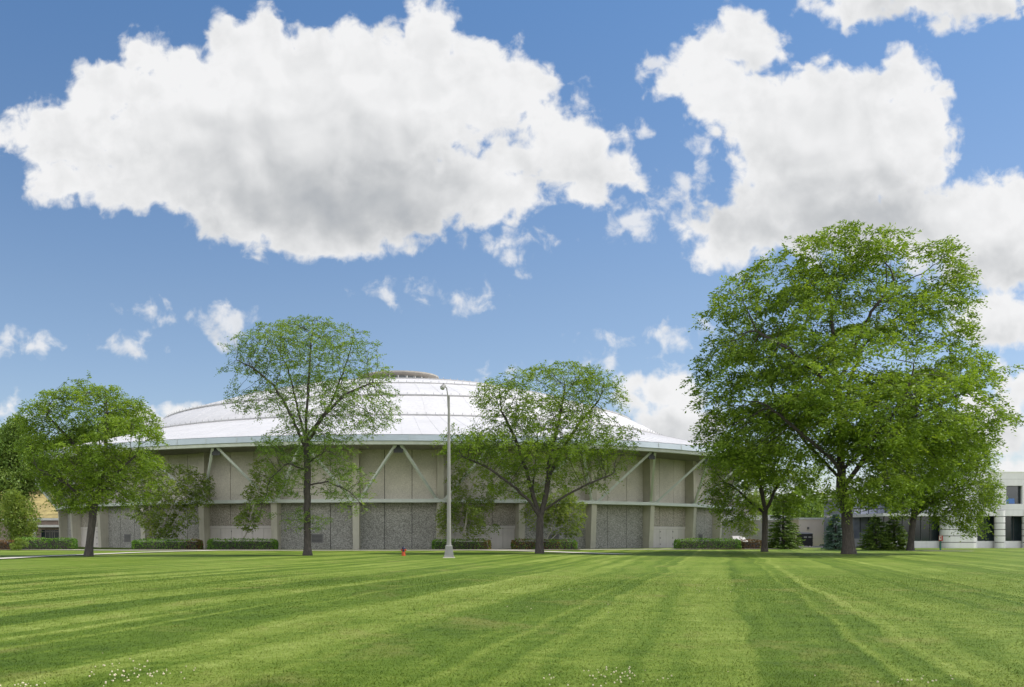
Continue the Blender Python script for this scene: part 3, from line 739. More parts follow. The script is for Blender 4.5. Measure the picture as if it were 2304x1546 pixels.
def hill():
    xs = np.linspace(-260, 20, 71); ys = np.linspace(165, 420, 52); X, Y = np.meshgrid(xs, ys)
    s = np.clip((Y - 172) / 75, 0, 1); s = s * s * (3 - 2 * s)
    side = np.clip((-18 - X) / 40, 0, 1); side = side * side * (3 - 2 * side)
    Z = 15 * s * side * (1 + 0.12 * np.sin(X * 0.09) + 0.06 * np.sin(Y * 0.13 + X * 0.05)) - 0.15
    nx = len(xs); i = np.arange((len(ys) - 1) * nx).reshape(-1, nx)[:, :-1].ravel()
    tag(np_mesh('hill', np.stack([X, Y, Z], -1).reshape(-1, 3), np.stack([i, i + 1, i + nx + 1, i + nx], 1), M['drygrass'], smooth=True), kind='structure')
def hill_z(X, Y):
    s = np.clip((Y - 172) / 75, 0, 1); s = s * s * (3 - 2 * s); side = np.clip((-18 - X) / 40, 0, 1); side = side * side * (3 - 2 * side)
    return 15 * s * side * (1 + 0.12 * np.sin(X * 0.09) + 0.06 * np.sin(Y * 0.13 + X * 0.05)) - 0.15
hill()
#@@SECTION small
# ------------------------------------------------------------------ lamp, hydrant, sign, car
def lamp():
    p = at(1010, 1255); root = empty('street_lamp', p, label='tall grey metal lamp post on a square plinth standing in the lawn', cat='street lamp')
    s = 64.0 / FPX
    pad = MB(); pad.box(-0.42, 0.42, -0.42, 0.42, -0.05, 0.05); pad.build('footing', M['path'], root, bevel=0.02)
    b = MB(); b.hexa([(-.33, -.33, .05), (.33, -.33, .05), (.33, .33, .05), (-.33, .33, .05), (-.24, -.24, .8), (.24, -.24, .8), (.24, .24, .8), (-.24, .24, .8)])
    b.hexa([(-.26, -.26, .8), (.26, -.26, .8), (.26, .26, .8), (-.26, .26, .8), (-.2, -.2, .88), (.2, -.2, .88), (.2, .2, .88), (-.2, .2, .88)])
    b.hexa([(-.345, -.345, .05), (.345, -.345, .05), (.345, .345, .05), (-.345, .345, .05), (-.34, -.34, .13), (.34, -.34, .13), (.34, .34, .13), (-.34, .34, .13)])
    pl = b.build('plinth', M['galv'], root, bevel=0.015)
    hp = MB(); hp.hexa([(-.11, -.318, .25), (.11, -.318, .25), (.11, -.29, .25), (-.11, -.29, .25), (-.10, -.28, .58), (.10, -.28, .58), (.10, -.25, .58), (-.10, -.25, .58)]); hp.build('hatch', M['galv'], pl)
    zt = 11.95
    po = MB(); po.tube([(0, 0, .86), (0, 0, 4), (0, 0, 8), (0, 0, zt - .5)], [.155, .135, .105, .075], 12); po.build('pole', M['galv'], root, smooth=True)
    cl = MB(); cl.tube([(0, 0, .86), (0, 0, 1.08)], [.185, .165], 12); cl.build('collar', M['galv'], root)
    ar = MB(); ar.tube([(0, 0, zt - 2.2), (-.07, -.05, zt - 1.2), (-.10, -.07, zt - .4), (-.16, -.1, zt + .02), (-.3, -.18, zt + .12)], [.035, .04, .04, .04, .04], 8); ar.build('arm', M['galv'], root, smooth=True)
    hd = empty('lamp_head', (-.36, -.2, zt + .1)); hd.parent = root; hd.scale = (.74, .74, .74)
    c = Vector((0, 0, 0)); h = MB()
    h.tube([(.16, .10, .13), (.08, .05, .12), (-.04, -.02, .02), (-.17, -.10, -.16)], [.05, .15, .21, .24], 12); h.build('housing', M['galv'], hd, smooth=True)
    g = MB(); g.tube([(-.172, -.102, -.163), (-.22, -.13, -.24), (-.235, -.14, -.262)], [.22, .16, .05], 12); g.build('lens', M['lens'], hd, smooth=True)
    ph = MB(); ph.tube([(-.02, 0, .17), (-.02, 0, .29)], [.05, .045], 8); ph.build('photocell', M['dark'], hd)
M['lens'] = glass('lens_glass', (0.25, 0.26, 0.25), 0.15)
lamp()

def hydrant():
    p = at(908, 1250.5); root = empty('fire_hydrant', p, label='orange fire hydrant with a dark blue bonnet on the lawn left of the lamp post', cat='fire hydrant')
    b = MB(); b.lathe([(0.0, 0), (.17, 0), (.17, .05), (.14, .06), (.135, .10), (.135, .36), (.155, .38), (.155, .43), (.12, .44), (.12, .50), (0, .50)], n=16); b.build('barrel', M['orange'], root, smooth=True)
    t = MB(); t.lathe([(0.145, .50), (.15, .55), (.13, .60), (.10, .66), (.05, .70), (.045, .75), (.03, .76), (0, .76)], n=16); t.build('bonnet', M['navy'], root, smooth=True)
    for s in (-1, 1):
        n = MB(); n.tube([(s * .1, 0, .45), (s * .17, 0, .45)], [.06, .06], 10); n.tube([(s * .17, 0, .45), (s * .215, 0, .45)], [.075, .07], 8); n.build('hose_cap', M['orange'], root)
    n = MB(); n.tube([(0, -.1, .40), (0, -.2, .40)], .08, 10); n.tube([(0, -.2, .40), (0, -.26, .40)], [.095, .09], 8); n.build('pumper_cap', M['navy'], root)
hydrant()

def signpost():
    p = at(2116, 1237); root = empty('sign_post', p, label='small red and white sign on a green post in front of the banded pier', cat='sign')
    s = p.y / FPX
    b = MB(); b.box(-.07, .07, -.05, .05, -.1, 1.02); b.build('post', M['green'], root)
    w = MB(); w.box(-.21, .21, -.09, -.055, .96, 1.55); pl = w.build('plate', M['red'], root)
    w = MB(); w.box(-.20, .06, -.097, -.0915, 1.08, 1.52); w.build('white_field', M['white'], pl)
    w = MB(); w.box(-.09, -.0, -.104, -.0985, 1.2, 1.42); w.build('red_mark', M['red'], pl)
signpost()

def car():
    p = atd(1659, 1208, 122.0); root = empty('parked_car', (p.x, p.y, 0), R(82), label='white parked car mostly hidden behind the hedge right of the arena', cat='car')
    prof = [(-2.2, .35), (-2.25, .75), (-2.1, .95), (-1.2, 1.02), (-.55, 1.45), (.75, 1.48), (1.5, 1.05), (2.15, .95), (2.25, .7), (2.2, .35)]
    b = MB(); k = len(prof)
    def sec(y, ins): return [(x, y, z if z < 1.1 else z) for x, z in prof]
    L = [(-.88, .0), (-.8, 0), (.8, 0), (.88, 0)]
    vs = []; fs = []
    for j, (y, _) in enumerate(L):
        sc = 0.985 if j in (0, 3) else 1
        for x, z in prof: vs.append((x * sc, y * (0.82 if z > 1.2 else 1), .35 + (z - .35) * (0.97 if j in (0, 3) else 1)))
    for j in range(3):
        for i in range(k): fs.append((j * k + i, j * k + (i + 1) % k, (j + 1) * k + (i + 1) % k, (j + 1) * k + i))
    fs.append(tuple(range(k))); fs.append(tuple(3 * k + i for i in range(k))[::-1])
    b.add(vs, fs); b.build('body', M['carw'], root, smooth=True)
    for s in (-1, 1):
        y = s * .80
        g = MB(); g.hexa([(-1.0, y, 1.05), (1.25, y, 1.05), (1.25, y - s * .03, 1.05), (-1.0, y - s * .03, 1.05), (-.5, y * .93, 1.40), (.72, y * .93, 1.40), (.72, y * .93 - s * .03, 1.40), (-.5, y * .93 - s * .03, 1.40)])
        g.build('side_window', M['glass'], root)
        for x in (-1.4, 1.4):
            w = MB(); w.tube([(x, s * .72, .33), (x, s * .9, .33)], .33, 18); wh = w.build('wheel', M['rubber'], root)
            w = MB(); w.tube([(x, s * .885, .33), (x, s * .91, .33)], .2, 14); w.build('rim', M['galv'], wh)
car()

#@@SECTION plants
# ------------------------------------------------------------------ foliage
def vnoise(Pp, f, seed):
    """cheap smooth value noise on points"""
    q = Pp * f + seed * 17.3; i = np.floor(q).astype(np.int64); fr = q - i; fr = fr * fr * (3 - 2 * fr); out = 0
    for dx in (0, 1):
        for dy in (0, 1):
            for dz in (0, 1):
                h = ((i[:, 0] + dx) * 73856093) ^ ((i[:, 1] + dy) * 19349663) ^ ((i[:, 2] + dz) * 83492791) ^ (seed * 2654435)
                h = (h ^ (h >> 13)) * 1274126177 & 0x7fffffff; v = (h % 65536) / 65535.0
                w = (fr[:, 0] if dx else 1 - fr[:, 0]) * (fr[:, 1] if dy else 1 - fr[:, 1]) * (fr[:, 2] if dz else 1 - fr[:, 2]); out = out + w * v
    return out
def nrm(a): return a / np.maximum(np.linalg.norm(a, axis=-1, keepdims=True), 1e-9)

def in_env(Pp, ells):
    best = np.full(len(Pp), 9.0)
    for c, r in ells: best = np.minimum(best, np.linalg.norm((Pp - np.array(c)) / np.array(r), axis=1))
    return best
def sample_env(rng, ells, n, seed, fx, fz, thr):
    vol = np.array([np.prod(r) for c, r in ells]); vol = vol ** 0.75; pick = rng.choice(len(ells), n * 4, p=vol / vol.sum())
    d = nrm(rng.normal(size=(n * 4, 3))); rad = rng.random(n * 4) ** (1 / 5.0)
    C = np.array([c for c, r in ells])[pick]; Rr = np.array([r for c, r in ells])[pick]
    edge = C + d * Rr; wob = 0.68 + 0.66 * (0.45 * vnoise(edge, fx * 1.3, seed + 21) + 0.55 * vnoise(edge, fx * 3.0, seed + 22))
    Pp = C + d * (rad * wob)[:, None] * Rr
    k = vnoise(Pp * np.array([1, 1, fz / fx]), fx, seed) * 0.7 + vnoise(Pp * np.array([1, 1, fz / fx]), fx * 2.3, seed + 3) * 0.3
    return Pp[k > thr][:n]

def grow(rng, attr, skel, step, infl, kill, up=0.1, maxit=260):
    """branches grow towards free points of the crown; skel: list of (polyline, start node or None)"""
    pos = []; par = []
    for line, start in skel:
        prev = start
        for i in range(len(line) - 1):
            a, b = np.array(line[i], float), np.array(line[i + 1], float); n = max(1, int(np.linalg.norm(b - a) / step))
            for j in range(0 if (prev is None and i == 0) else 1, n + 1):
                pos.append(a + (b - a) * j / n); par.append(-1 if prev is None else prev); prev = len(pos) - 1
    pos = [np.array(p) for p in pos]; A = attr.copy(); dn = np.full(len(A), 1e9); nn = np.zeros(len(A), int); new0 = 0
    childdir = {}
    for it in range(maxit):
        new = np.array(pos[new0:])
        if len(new) == 0 or len(A) == 0: break
        for c0 in range(0, len(new), 400):
            blk = new[c0:c0 + 400]; dd = np.sqrt(np.maximum(((A ** 2).sum(1)[:, None] + (blk ** 2).sum(1)[None] - 2 * A @ blk.T), 0))
            j = dd.argmin(1); m = dd[np.arange(len(A)), j]; u = m < dn; dn[u] = m[u]; nn[u] = j[u] + new0 + c0
        keep = dn > kill; A = A[keep]; dn = dn[keep]; nn = nn[keep]
        act = dn < infl
        if not act.any(): break
        ids, inv = np.unique(nn[act], return_inverse=True); PB = np.array([pos[i] for i in ids])
        acc = np.zeros((len(ids), 3)); np.add.at(acc, inv, nrm(A[act] - PB[inv])); acc = nrm(acc) + np.array([0, 0, up]) + rng.normal(size=acc.shape) * 0.12
        acc = nrm(acc); new0 = len(pos); dead = []
        for i, nid in enumerate(ids):
            cd = childdir.setdefault(int(nid), [])
            if any(float(np.dot(acc[i], c)) > 0.96 for c in cd): dead.append(int(nid)); continue
            cd.append(acc[i]); pos.append(pos[nid] + acc[i] * step); par.append(int(nid))
        if dead:
            kz = ~np.isin(nn, dead) | (dn > infl); A = A[kz]; dn = dn[kz]; nn = nn[kz]
    return np.array(pos), np.array(par)

def branch_mesh(pos, par, rad):
    """tapered tubes along parent-child links"""
    n = len(pos); has = par >= 0; e = np.where(has)[0]; pr = par[e]
    d = nrm(pos[e] - pos[pr]); dirn = np.zeros((n, 3)); dirn[e] = d; dirn[~has] = (0, 0, 1)
    V = []; Q = []; base = 0
    for lo, hi, k in ((0.10, 9, 10), (0.035, 0.10, 6), (0.0, 0.035, 3)):
        s = e[(rad[e] >= lo) & (rad[e] < hi)]
        if len(s) == 0: continue
        p0, p1 = par[s], s; r1 = rad[p1]; r0 = np.minimum(rad[p0], r1 * 1.25)
        def frame(D):
            ref = np.where(np.abs(D[:, :1]) < 0.8, np.array([[1.0, 0, 0]]), np.array([[0, 1.0, 0]])); x = nrm(np.cross(D, ref)); return x, np.cross(D, x)
        D0 = nrm(np.where((par[p0] >= 0)[:, None], dirn[p0] + dirn[p1], dirn[p1])); x0, y0 = frame(D0); x1, y1 = frame(nrm(dirn[p1]))
        a = np.arange(k) * 2 * np.pi / k; ca, sa = np.cos(a)[None, :, None], np.sin(a)[None, :, None]
        R0 = pos[p0][:, None] + (x0[:, None] * ca + y0[:, None] * sa) * r0[:, None, None]; R1 = pos[p1][:, None] + (x1[:, None] * ca + y1[:, None] * sa) * r1[:, None, None]
        m = len(s); V.append(np.concatenate([R0, R1], 1).reshape(-1, 3)); b = base + np.arange(m)[:, None] * 2 * k; j = np.arange(k)[None]; j2 = (j + 1) % k
        Q.append(np.stack([b + j, b + j2, b + k + j2, b + k + j], -1).reshape(-1, 4)); base += m * 2 * k
    return np.concatenate(V), np.concatenate(Q)

def leaf_quads(rng, C, D, size, asp, upb=0.85):
    """one small leaf-shaped quad per centre C pointing along D"""
    n = len(C); N = nrm(rng.normal(size=(n, 3)) * 0.75 + np.array([0, 0, upb])); D = nrm(D); S = nrm(np.cross(D, N)); L = size[:, None]
    a = C; b = C + D * L * 0.5 + S * L * asp * 0.5; c = C + D * L; d = C + D * L * 0.5 - S * L * asp * 0.5
    return np.stack([a, b, c, d], 1).reshape(-1, 3)

def sprays(rng, O, D, n_leaf, length, leaf, asp=0.42, droop=0.5):
    """arching sprays of leaflets starting at O along D"""
    m = len(O); t = (np.arange(n_leaf) + 0.6) / n_leaf; L = length * (0.6 + 0.8 * rng.random(m))
    D = nrm(D); Pt = O[:, None] + D[:, None] * (L[:, None] * t[None])[..., None]; Pt[..., 2] -= droop * (L[:, None] * t[None] ** 2)
    side = nrm(np.cross(D, np.array([0, 0, 1.0]) + 0.3 * rng.normal(size=(m, 3)))); sg = np.where(np.arange(n_leaf) % 2 == 0, 1.0, -1.0)
    LD = side[:, None] * sg[None, :, None] + D[:, None] * 0.8 + rng.normal(size=(m, n_leaf, 3)) * 0.35; LD[..., 2] -= 0.25
    Pt = Pt + rng.normal(size=Pt.shape) * leaf * 0.25
    C = Pt.reshape(-1, 3); sz = leaf * (0.65 + 0.7 * rng.random(len(C)))
    V = leaf_quads(rng, C, LD.reshape(-1, 3), sz, asp)
    base = rng.random(m)
    return V, C, np.repeat(base, n_leaf)

def tree(name, label, cat, px, py, ells, limbs, trunk_r, leafm, seed, barkm='bark', n_attr=2600, step=0.42, infl=5.0, kill=0.75, thr=0.46, fx=0.42, fz=0.75, per=2.0,
         n_leaf=10, length=0.62, leaf=0.17, droop=0.55, group=None, holes=(), d=None, e=2.05, flare=1.5, depth=0.80, tips=3, up=0.1, asp=0.42, bare=None):
    """ells: crown lobes (px, py, half width, half height[, depth offset m]); limbs: polylines in photo pixels (px, py, depth offset m), the first is the trunk"""
    rng = np.random.default_rng(seed)
    if d is None: base = at(px, py); d = base.y
    else: base = atd(px, py, d); base.z = 0.0
    u = d / FPX
    ls = lambda q: np.array([(q[0] - px) * u, (q[2] if len(q) > 2 else 0.0), (py - q[1]) * u])
    E = [(np.array([(q[0] - px) * u, (q[4] if len(q) > 4 else 0.0), (py - q[1]) * u]), np.array([q[2] * u, (q[5] if len(q) > 5 else q[2] * u * depth), q[3] * u])) for q in ells]
    A = sample_env(rng, E, n_attr, seed, fx, fz, thr)
    for hx, hy, ha, hb in holes:            # thin places of the crown
        q = ls((hx, hy)); A = A[np.hypot((A[:, 0] - q[0]) / (ha * u), (A[:, 2] - q[2]) / (hb * u)) > 0.55 + 0.9 * vnoise(A, 0.6, seed + 30)]
    # skeleton from the drawn limbs: index of the nearest earlier node for each limb's start
    skel = []; pts = []
    cnt = 0
    for li, line in enumerate(limbs):
        L = [ls(q) for q in line]; start = None
        if li:
            allp = np.array(pts); start = int(np.linalg.norm(allp - L[0], axis=1).argmin()); L[0] = allp[start]
        skel.append((L, start))
        prev = start
        for i in range(len(L) - 1):
            a, b = L[i], L[i + 1]; n = max(1, int(np.linalg.norm(b - a) / step))
            for j in range(0 if (prev is None and i == 0) else 1, n + 1): pts.append(a + (b - a) * j / n); prev = 1
    pos, par = grow(rng, A, skel, step, infl, kill, up)
    n = len(pos); tipc = np.zeros(n); kids = np.zeros(n, int); np.add.at(kids, par[par >= 0], 1); tipc[kids == 0] = 1
    for i in range(n - 1, 0, -1):
        if par[i] >= 0: tipc[par[i]] += tipc[i]
    # smooth the paths a little
    for _ in range(2):
        q = pos.copy(); cs = np.zeros((n, 3)); np.add.at(cs, par[par >= 0], pos[par >= 0]); inner = (kids > 0) & (par >= 0)
        q[inner] = 0.5 * pos[inner] + 0.25 * pos[par[inner]] + 0.25 * cs[inner] / kids[inner][:, None]; q[pos[:, 2] < 1.0] = pos[pos[:, 2] < 1.0]; pos = q
    rad = np.maximum(trunk_r * (tipc / tipc.max()) ** (1 / e), 0.011)
    rad = rad * (1 + (flare - 1) * np.exp(-np.maximum(pos[:, 2], 0) / (trunk_r * 1.3)) * (rad > trunk_r * 0.7))
    pos[0, 2] -= 0.15
    root = empty(name, base, label=label, cat=cat, group=group)
    V, Q = branch_mesh(pos, par, rad); np_mesh('trunk', V, Q, M[barkm], root, smooth=True)
    # leaves on the thin ends
    thin = np.where((tipc <= tips) & (par >= 0))[0]
    if bare is not None: thin = thin[rng.random(len(thin)) > bare]
    k = np.maximum(0, np.floor(per + rng.random(len(thin)))).astype(int); k[kids[thin] == 0] += 1; idx = np.repeat(thin, k)
    D = nrm(pos[idx] - pos[par[idx]]); D = nrm(D + rng.normal(size=D.shape) * 0.55 + np.array([0, 0, 0.05])); D[:, 2] *= 0.45
    O = pos[idx] + rng.normal(size=(len(idx), 3)) * 0.05
    V, C, b = sprays(rng, O, D, n_leaf, length, leaf, asp, droop)
    tint = np.clip(0.34 * b + 0.42 * vnoise(C, 0.5, seed + 9) + 0.42 * vnoise(C, 1.1, seed + 10) + 0.12 * rng.random(len(C)) - 0.16, 0, 1)
    np_mesh('crown', V, np.arange(len(V)).reshape(-1, 4), M[leafm], root, np.repeat(tint, 4))
    return root

def blob_tree(name, label, cat, base, h, w, leafm, seed, n=2600, leaf=0.7, group=None, trunk=0.28, lobes=9, low=0.25, barkm='bark'):
    """distant or bushy tree: stems plus clumps of leaves through several lobes"""
    rng = np.random.default_rng(seed); root = empty(name, base, label=label, cat=cat, group=group)
    L = []
    for i in range(lobes):
        z = h * (low + (0.93 - low) * (i + 0.5) / lobes); sh = math.sin(math.pi * min(1, max(0.12, (z / h - low * 0.6) / (1.05 - low * 0.6))) ** 0.8)
        a = rng.random() * 6.283; rr = w * 0.5 * sh; o = rr * 0.55 * rng.random() ** 0.5
        L.append((np.array([math.cos(a) * o, math.sin(a) * o, z]), np.array([rr * 0.72, rr * 0.72, h * 0.13 + rr * 0.2])))
    mb = MB(); mb.tube([(0, 0, -.1), (0.02 * h, 0, h * .3), (0, 0, h * .62)], [trunk, trunk * .75, trunk * .3], 8)
    for c, r in L[::2]: mb.tube([(0, 0, max(h * .12, c[2] - h * .25)), tuple(c * np.array([.6, .6, .94])), tuple(c)], [trunk * .4, trunk * .25, trunk * .1], 5)
    mb.build('trunk', M[barkm], root, smooth=True)
    pick = rng.integers(0, lobes, n); dirs = nrm(rng.normal(size=(n, 3))); rad = 0.55 + 0.45 * rng.random(n) ** 0.6
    C = np.array([c for c, r in L])[pick] + dirs * rad[:, None] * np.array([r for c, r in L])[pick]
    keep = (vnoise(C, 2.2 / w * 2, seed) > 0.30) & (C[:, 2] > 0.15); C = C[keep]; dirs = dirs[keep]
    nn = 5; C2 = np.repeat(C, nn, 0) + rng.normal(size=(len(C) * nn, 3)) * leaf * 0.55; D2 = np.repeat(dirs, nn, 0) + rng.normal(size=C2.shape) * 0.7
    V = leaf_quads(rng, C2, D2, leaf * (0.5 + 0.6 * rng.random(len(C2))), 0.55)
    tint = np.clip(0.5 * np.repeat(rng.random(len(C)), nn) + 0.35 * vnoise(C2, 1.2 / w * 2, seed + 5) + 0.2 * rng.random(len(C2)), 0, 1)
    np_mesh('crown', V, np.arange(len(V)).reshape(-1, 4), M[leafm], root, np.repeat(tint, 4))
    return root

# --- the big honey locust and its neighbours
tree('honey_locust', 'largest tree, huge broad green crown on a thick dark trunk', 'tree', 1910, 1246,
     [(1890, 800, 250, 200), (1835, 625, 135, 95), (2000, 610, 150, 88), (1915, 600, 120, 85), (1720, 720, 125, 105), (2100, 690, 95, 130), (1660, 850, 105, 105), (1690, 965, 120, 85), (1790, 960, 150, 110),
      (2170, 850, 95, 75), (2230, 835, 55, 40), (2140, 950, 120, 80), (2010, 950, 160, 110), (1900, 900, 200, 130, -6), (1900, 780, 200, 150, 5), (1760, 1040, 90, 45), (2060, 1040, 110, 55), (1960, 1100, 80, 45, -3), (1845, 1115, 60, 42, -2), (1905, 1060, 90, 40, -4)],
     [[(1910, 1246), (1908, 1200), (1903, 1150), (1893, 1100)], [(1893, 1105), (1893, 1000), (1890, 900), (1878, 800), (1872, 720), (1868, 650)],
      [(1895, 1090), (1860, 1050, -2), (1800, 1010, -3), (1740, 960, -3), (1690, 920, -3)], [(1895, 1095), (1925, 1040, -1), (1975, 980, -2), (2060, 930, -2), (2150, 890, -1)],
      [(1890, 960), (1855, 900, -2), (1800, 850, -3), (1740, 800, -3), (1690, 750, -1)], [(1893, 1010), (1940, 930, 3), (1960, 840, 4), (2000, 750, 4), (2060, 690, 2)],
      [(1893, 1080), (1880, 1010, 4), (1830, 900, 7), (1790, 780, 7)], [(1884, 860), (1920, 790, 0), (1960, 700, 0), (2010, 640, 0)], [(1895, 1060), (1900, 1000, -5), (1920, 930, -8), (1930, 850, -9)]],
     0.45, 'locust', 21, n_attr=17000, step=0.38, infl=6.0, kill=0.50, thr=0.52, fx=0.36, fz=0.95, per=1.5, n_leaf=11, length=0.9, leaf=0.30, flare=1.55,
     holes=[(1985, 800, 75, 42), (1925, 880, 45, 28), (1810, 760, 50, 26), (1625, 740, 40, 24), (2120, 905, 40, 26), (1840, 1065, 55, 34), (1950, 690, 40, 22), (1730, 660, 30, 20), (2085, 800, 40, 24), (1700, 890, 40, 20)])
tree('honey_locust', 'slim trunked shaded tree on the lawn just left of the largest tree', 'tree', 1720, 1241,
     [(1690, 1060, 95, 85), (1640, 1090, 48, 75), (1770, 1070, 70, 80), (1700, 985, 80, 45), (1650, 1150, 35, 32)],
     [[(1720, 1241), (1721, 1190), (1722, 1140)], [(1722, 1150), (1712, 1100), (1690, 1040), (1680, 990)], [(1722, 1145), (1750, 1090), (1780, 1040)], [(1720, 1160), (1680, 1120), (1645, 1090)]],
     0.27, 'locust', 22, n_attr=5000, step=0.34, kill=0.46, thr=0.45, per=1.6, n_leaf=11, length=0.85, leaf=0.25)
tree('honey_locust', 'light green tree between the largest tree and the white offices, leaning trunk', 'tree', 2048, 1238,
     [(2110, 1050, 110, 95), (2050, 1080, 90, 75), (2190, 1100, 55, 60), (2080, 980, 90, 55), (2170, 1010, 60, 50), (2150, 1150, 60, 32), (1985, 1110, 50, 45), (2185, 1180, 28, 22)],
     [[(2048, 1238), (2052, 1190), (2060, 1140)], [(2060, 1150), (2080, 1090), (2110, 1030), (2120, 980)], [(2058, 1150), (2040, 1100), (2020, 1050)], [(2058, 1160), (2110, 1120), (2170, 1100)]],
     0.31, 'locust', 23, n_attr=8000, step=0.34, kill=0.46, thr=0.42, per=1.8, n_leaf=11, length=0.9, leaf=0.26)
tree('honey_locust', 'lawn tree at far left with a slightly leaning trunk and low wide crown', 'tree', 203, 1251,
     [(200, 925, 120, 65), (115, 945, 68, 60), (285, 980, 75, 80), (200, 1030, 150, 85), (310, 1065, 62, 70), (110, 1050, 58, 75), (210, 1110, 100, 40), (250, 905, 60, 38), (325, 1005, 52, 52, -2), (300, 990, 66, 42, -3), (340, 1000, 34, 44, -1), (270, 960, 60, 50, 2)],
     [[(199, 1251), (204, 1200), (211, 1150), (214, 1125)], [(214, 1130), (190, 1060, 1), (150, 990, 1), (110, 940)], [(214, 1128), (235, 1060), (240, 980), (240, 910)], [(214, 1128), (265, 1075, -1), (310, 1030, -1)], [(212, 1140), (170, 1090, -2), (110, 1060, -2)], [(214, 1125), (215, 1050, 2), (200, 960, 2)]],
     0.28, 'locust', 31, n_attr=11000, step=0.28, kill=0.36, infl=4.0, thr=0.47, fx=0.5, fz=1.2, per=1.6, n_leaf=10, length=0.62, leaf=0.19)
tree('honey_locust', 'airy upright tree with a tall open crown before the arena, straight dark trunk', 'tree', 692, 1249,
     [(700, 800, 150, 78), (600, 790, 82, 60), (795, 845, 85, 70), (550, 850, 58, 35), (840, 900, 55, 50), (700, 900, 140, 60), (610, 910, 60, 55), (690, 750, 70, 34), (690, 1000, 115, 50), (760, 1080, 75, 45), (650, 1060, 60, 60), (800, 1130, 40, 42), (690, 1170, 50, 28), (600, 1130, 28, 40), (840, 935, 62, 36), (550, 900, 45, 28), (770, 950, 90, 45)],
     [[(692, 1249), (692, 1150), (692, 1050), (688, 1000)], [(688, 1005), (690, 930), (695, 850), (700, 780), (705, 730)], [(688, 1010), (660, 940, -1), (620, 870, -1), (570, 830, -1), (530, 810)], [(690, 1000), (730, 940, -1), (780, 890, -1), (840, 860)],
      [(689, 990), (660, 900, 2), (640, 820, 2), (610, 760, 2)], [(690, 985), (740, 900, 2), (770, 820, 2), (790, 770, 1)], [(692, 1090), (740, 1085, -1), (790, 1110, -2), (820, 1140, -2)], [(692, 1060), (650, 1045, -1), (610, 1080, -1)], [(690, 1040), (740, 1020, -2), (800, 1050, -3)]],
     0.28, 'locust_b', 32, n_attr=9000, step=0.28, kill=0.36, infl=4.0, thr=0.44, fx=0.6, fz=0.6, per=1.3, n_leaf=9, length=0.48, leaf=0.165, up=0.2, droop=0.4, flare=1.7)
tree('honey_locust', 'spreading flat topped tree with a forked low trunk just right of the lamp post', 'tree', 1214, 1245,
     [(1260, 880, 140, 62), (1140, 900, 80, 55), (1350, 930, 72, 78), (1100, 965, 75, 55), (1180, 1005, 190, 52), (1310, 1045, 95, 55), (1060, 1010, 60, 38), (1275, 840, 60, 30), (1230, 950, 140, 60), (1390, 1000, 45, 60), (1120, 1060, 60, 28), (1180, 1090, 90, 30)],
     [[(1214, 1245), (1214, 1200), (1216, 1160)], [(1215, 1165), (1190, 1130, -1), (1140, 1090, -2), (1090, 1055, -2), (1040, 1035, -2)], [(1216, 1165), (1200, 1115), (1190, 1060, 1), (1160, 980, 1), (1130, 920, 1)], [(1217, 1160), (1230, 1110), (1235, 1040), (1255, 960), (1270, 880)],
      [(1219, 1150), (1255, 1125, -1), (1310, 1095, -2), (1370, 1070, -2)], [(1233, 1080), (1270, 1010, 2), (1310, 950, 2), (1350, 900, 1)], [(1198, 1110), (1215, 1040, 3), (1225, 950, 4)]],
     0.33, 'locust', 33, n_attr=11000, step=0.30, kill=0.40, infl=4.5, thr=0.44, fx=0.45, fz=0.95, per=1.15, n_leaf=10, length=0.62, leaf=0.195, flare=1.4)

# --- ornamental trees against the arena
tree('crabapple_tree', 'yellowish leafy multi stemmed small tree by the arena between two hedges at left', 'tree', 345, 1234,
     [(400, 1090, 70, 42), (350, 1140, 60, 50), (450, 1100, 32, 35), (370, 1190, 40, 25), (330, 1100, 40, 40), (400, 1150, 40, 35)],
     [[(345, 1234), (352, 1215), (360, 1190)], [(352, 1215), (372, 1170), (395, 1120), (430, 1090)], [(350, 1222), (340, 1180), (335, 1130)], [(353, 1215), (385, 1185), (405, 1150)]],
     0.14, 'olive', 41, 'palebark', 4500, 0.24, 4, 0.33, 0.46, 0.7, 0.8, 0.8, 9, 0.5, 0.21, 0.4, d=102, flare=1.0, asp=0.6)
tree('crabapple_tree', 'thin crooked little tree with a round low clump of leaves above a hedge', 'tree', 540, 1234,
     [(560, 1165, 32, 28), (575, 1110, 26, 25), (590, 1060, 25, 35), (610, 1085, 22, 35)],
     [[(540, 1234), (547, 1210), (558, 1190), (566, 1150)], [(566, 1155), (580, 1110), (592, 1060), (600, 1040)]],
     0.10, 'olive', 42, 'palebark', 2500, 0.22, 4, 0.30, 0.42, 0.9, 0.9, 0.9, 9, 0.45, 0.20, 0.4, d=100.5, flare=1.0, asp=0.6)
tree('birch_tree', 'drooping small green tree close behind the lamp post in front of pale doors', 'tree', 1040, 1234,
     [(1055, 1150, 48, 45), (1080, 1100, 32, 50), (1010, 1160, 26, 30), (1090, 1175, 26, 22), (1040, 1080, 30, 35), (1000, 1195, 12, 20)],
     [[(1040, 1234), (1043, 1205), (1050, 1160), (1060, 1100), (1070, 1060)]],
     0.11, 'olive', 43, 'palebark', 3500, 0.22, 4, 0.30, 0.46, 0.8, 0.8, 0.8, 9, 0.55, 0.2, 0.9, d=99.5, flare=1.0, asp=0.6)
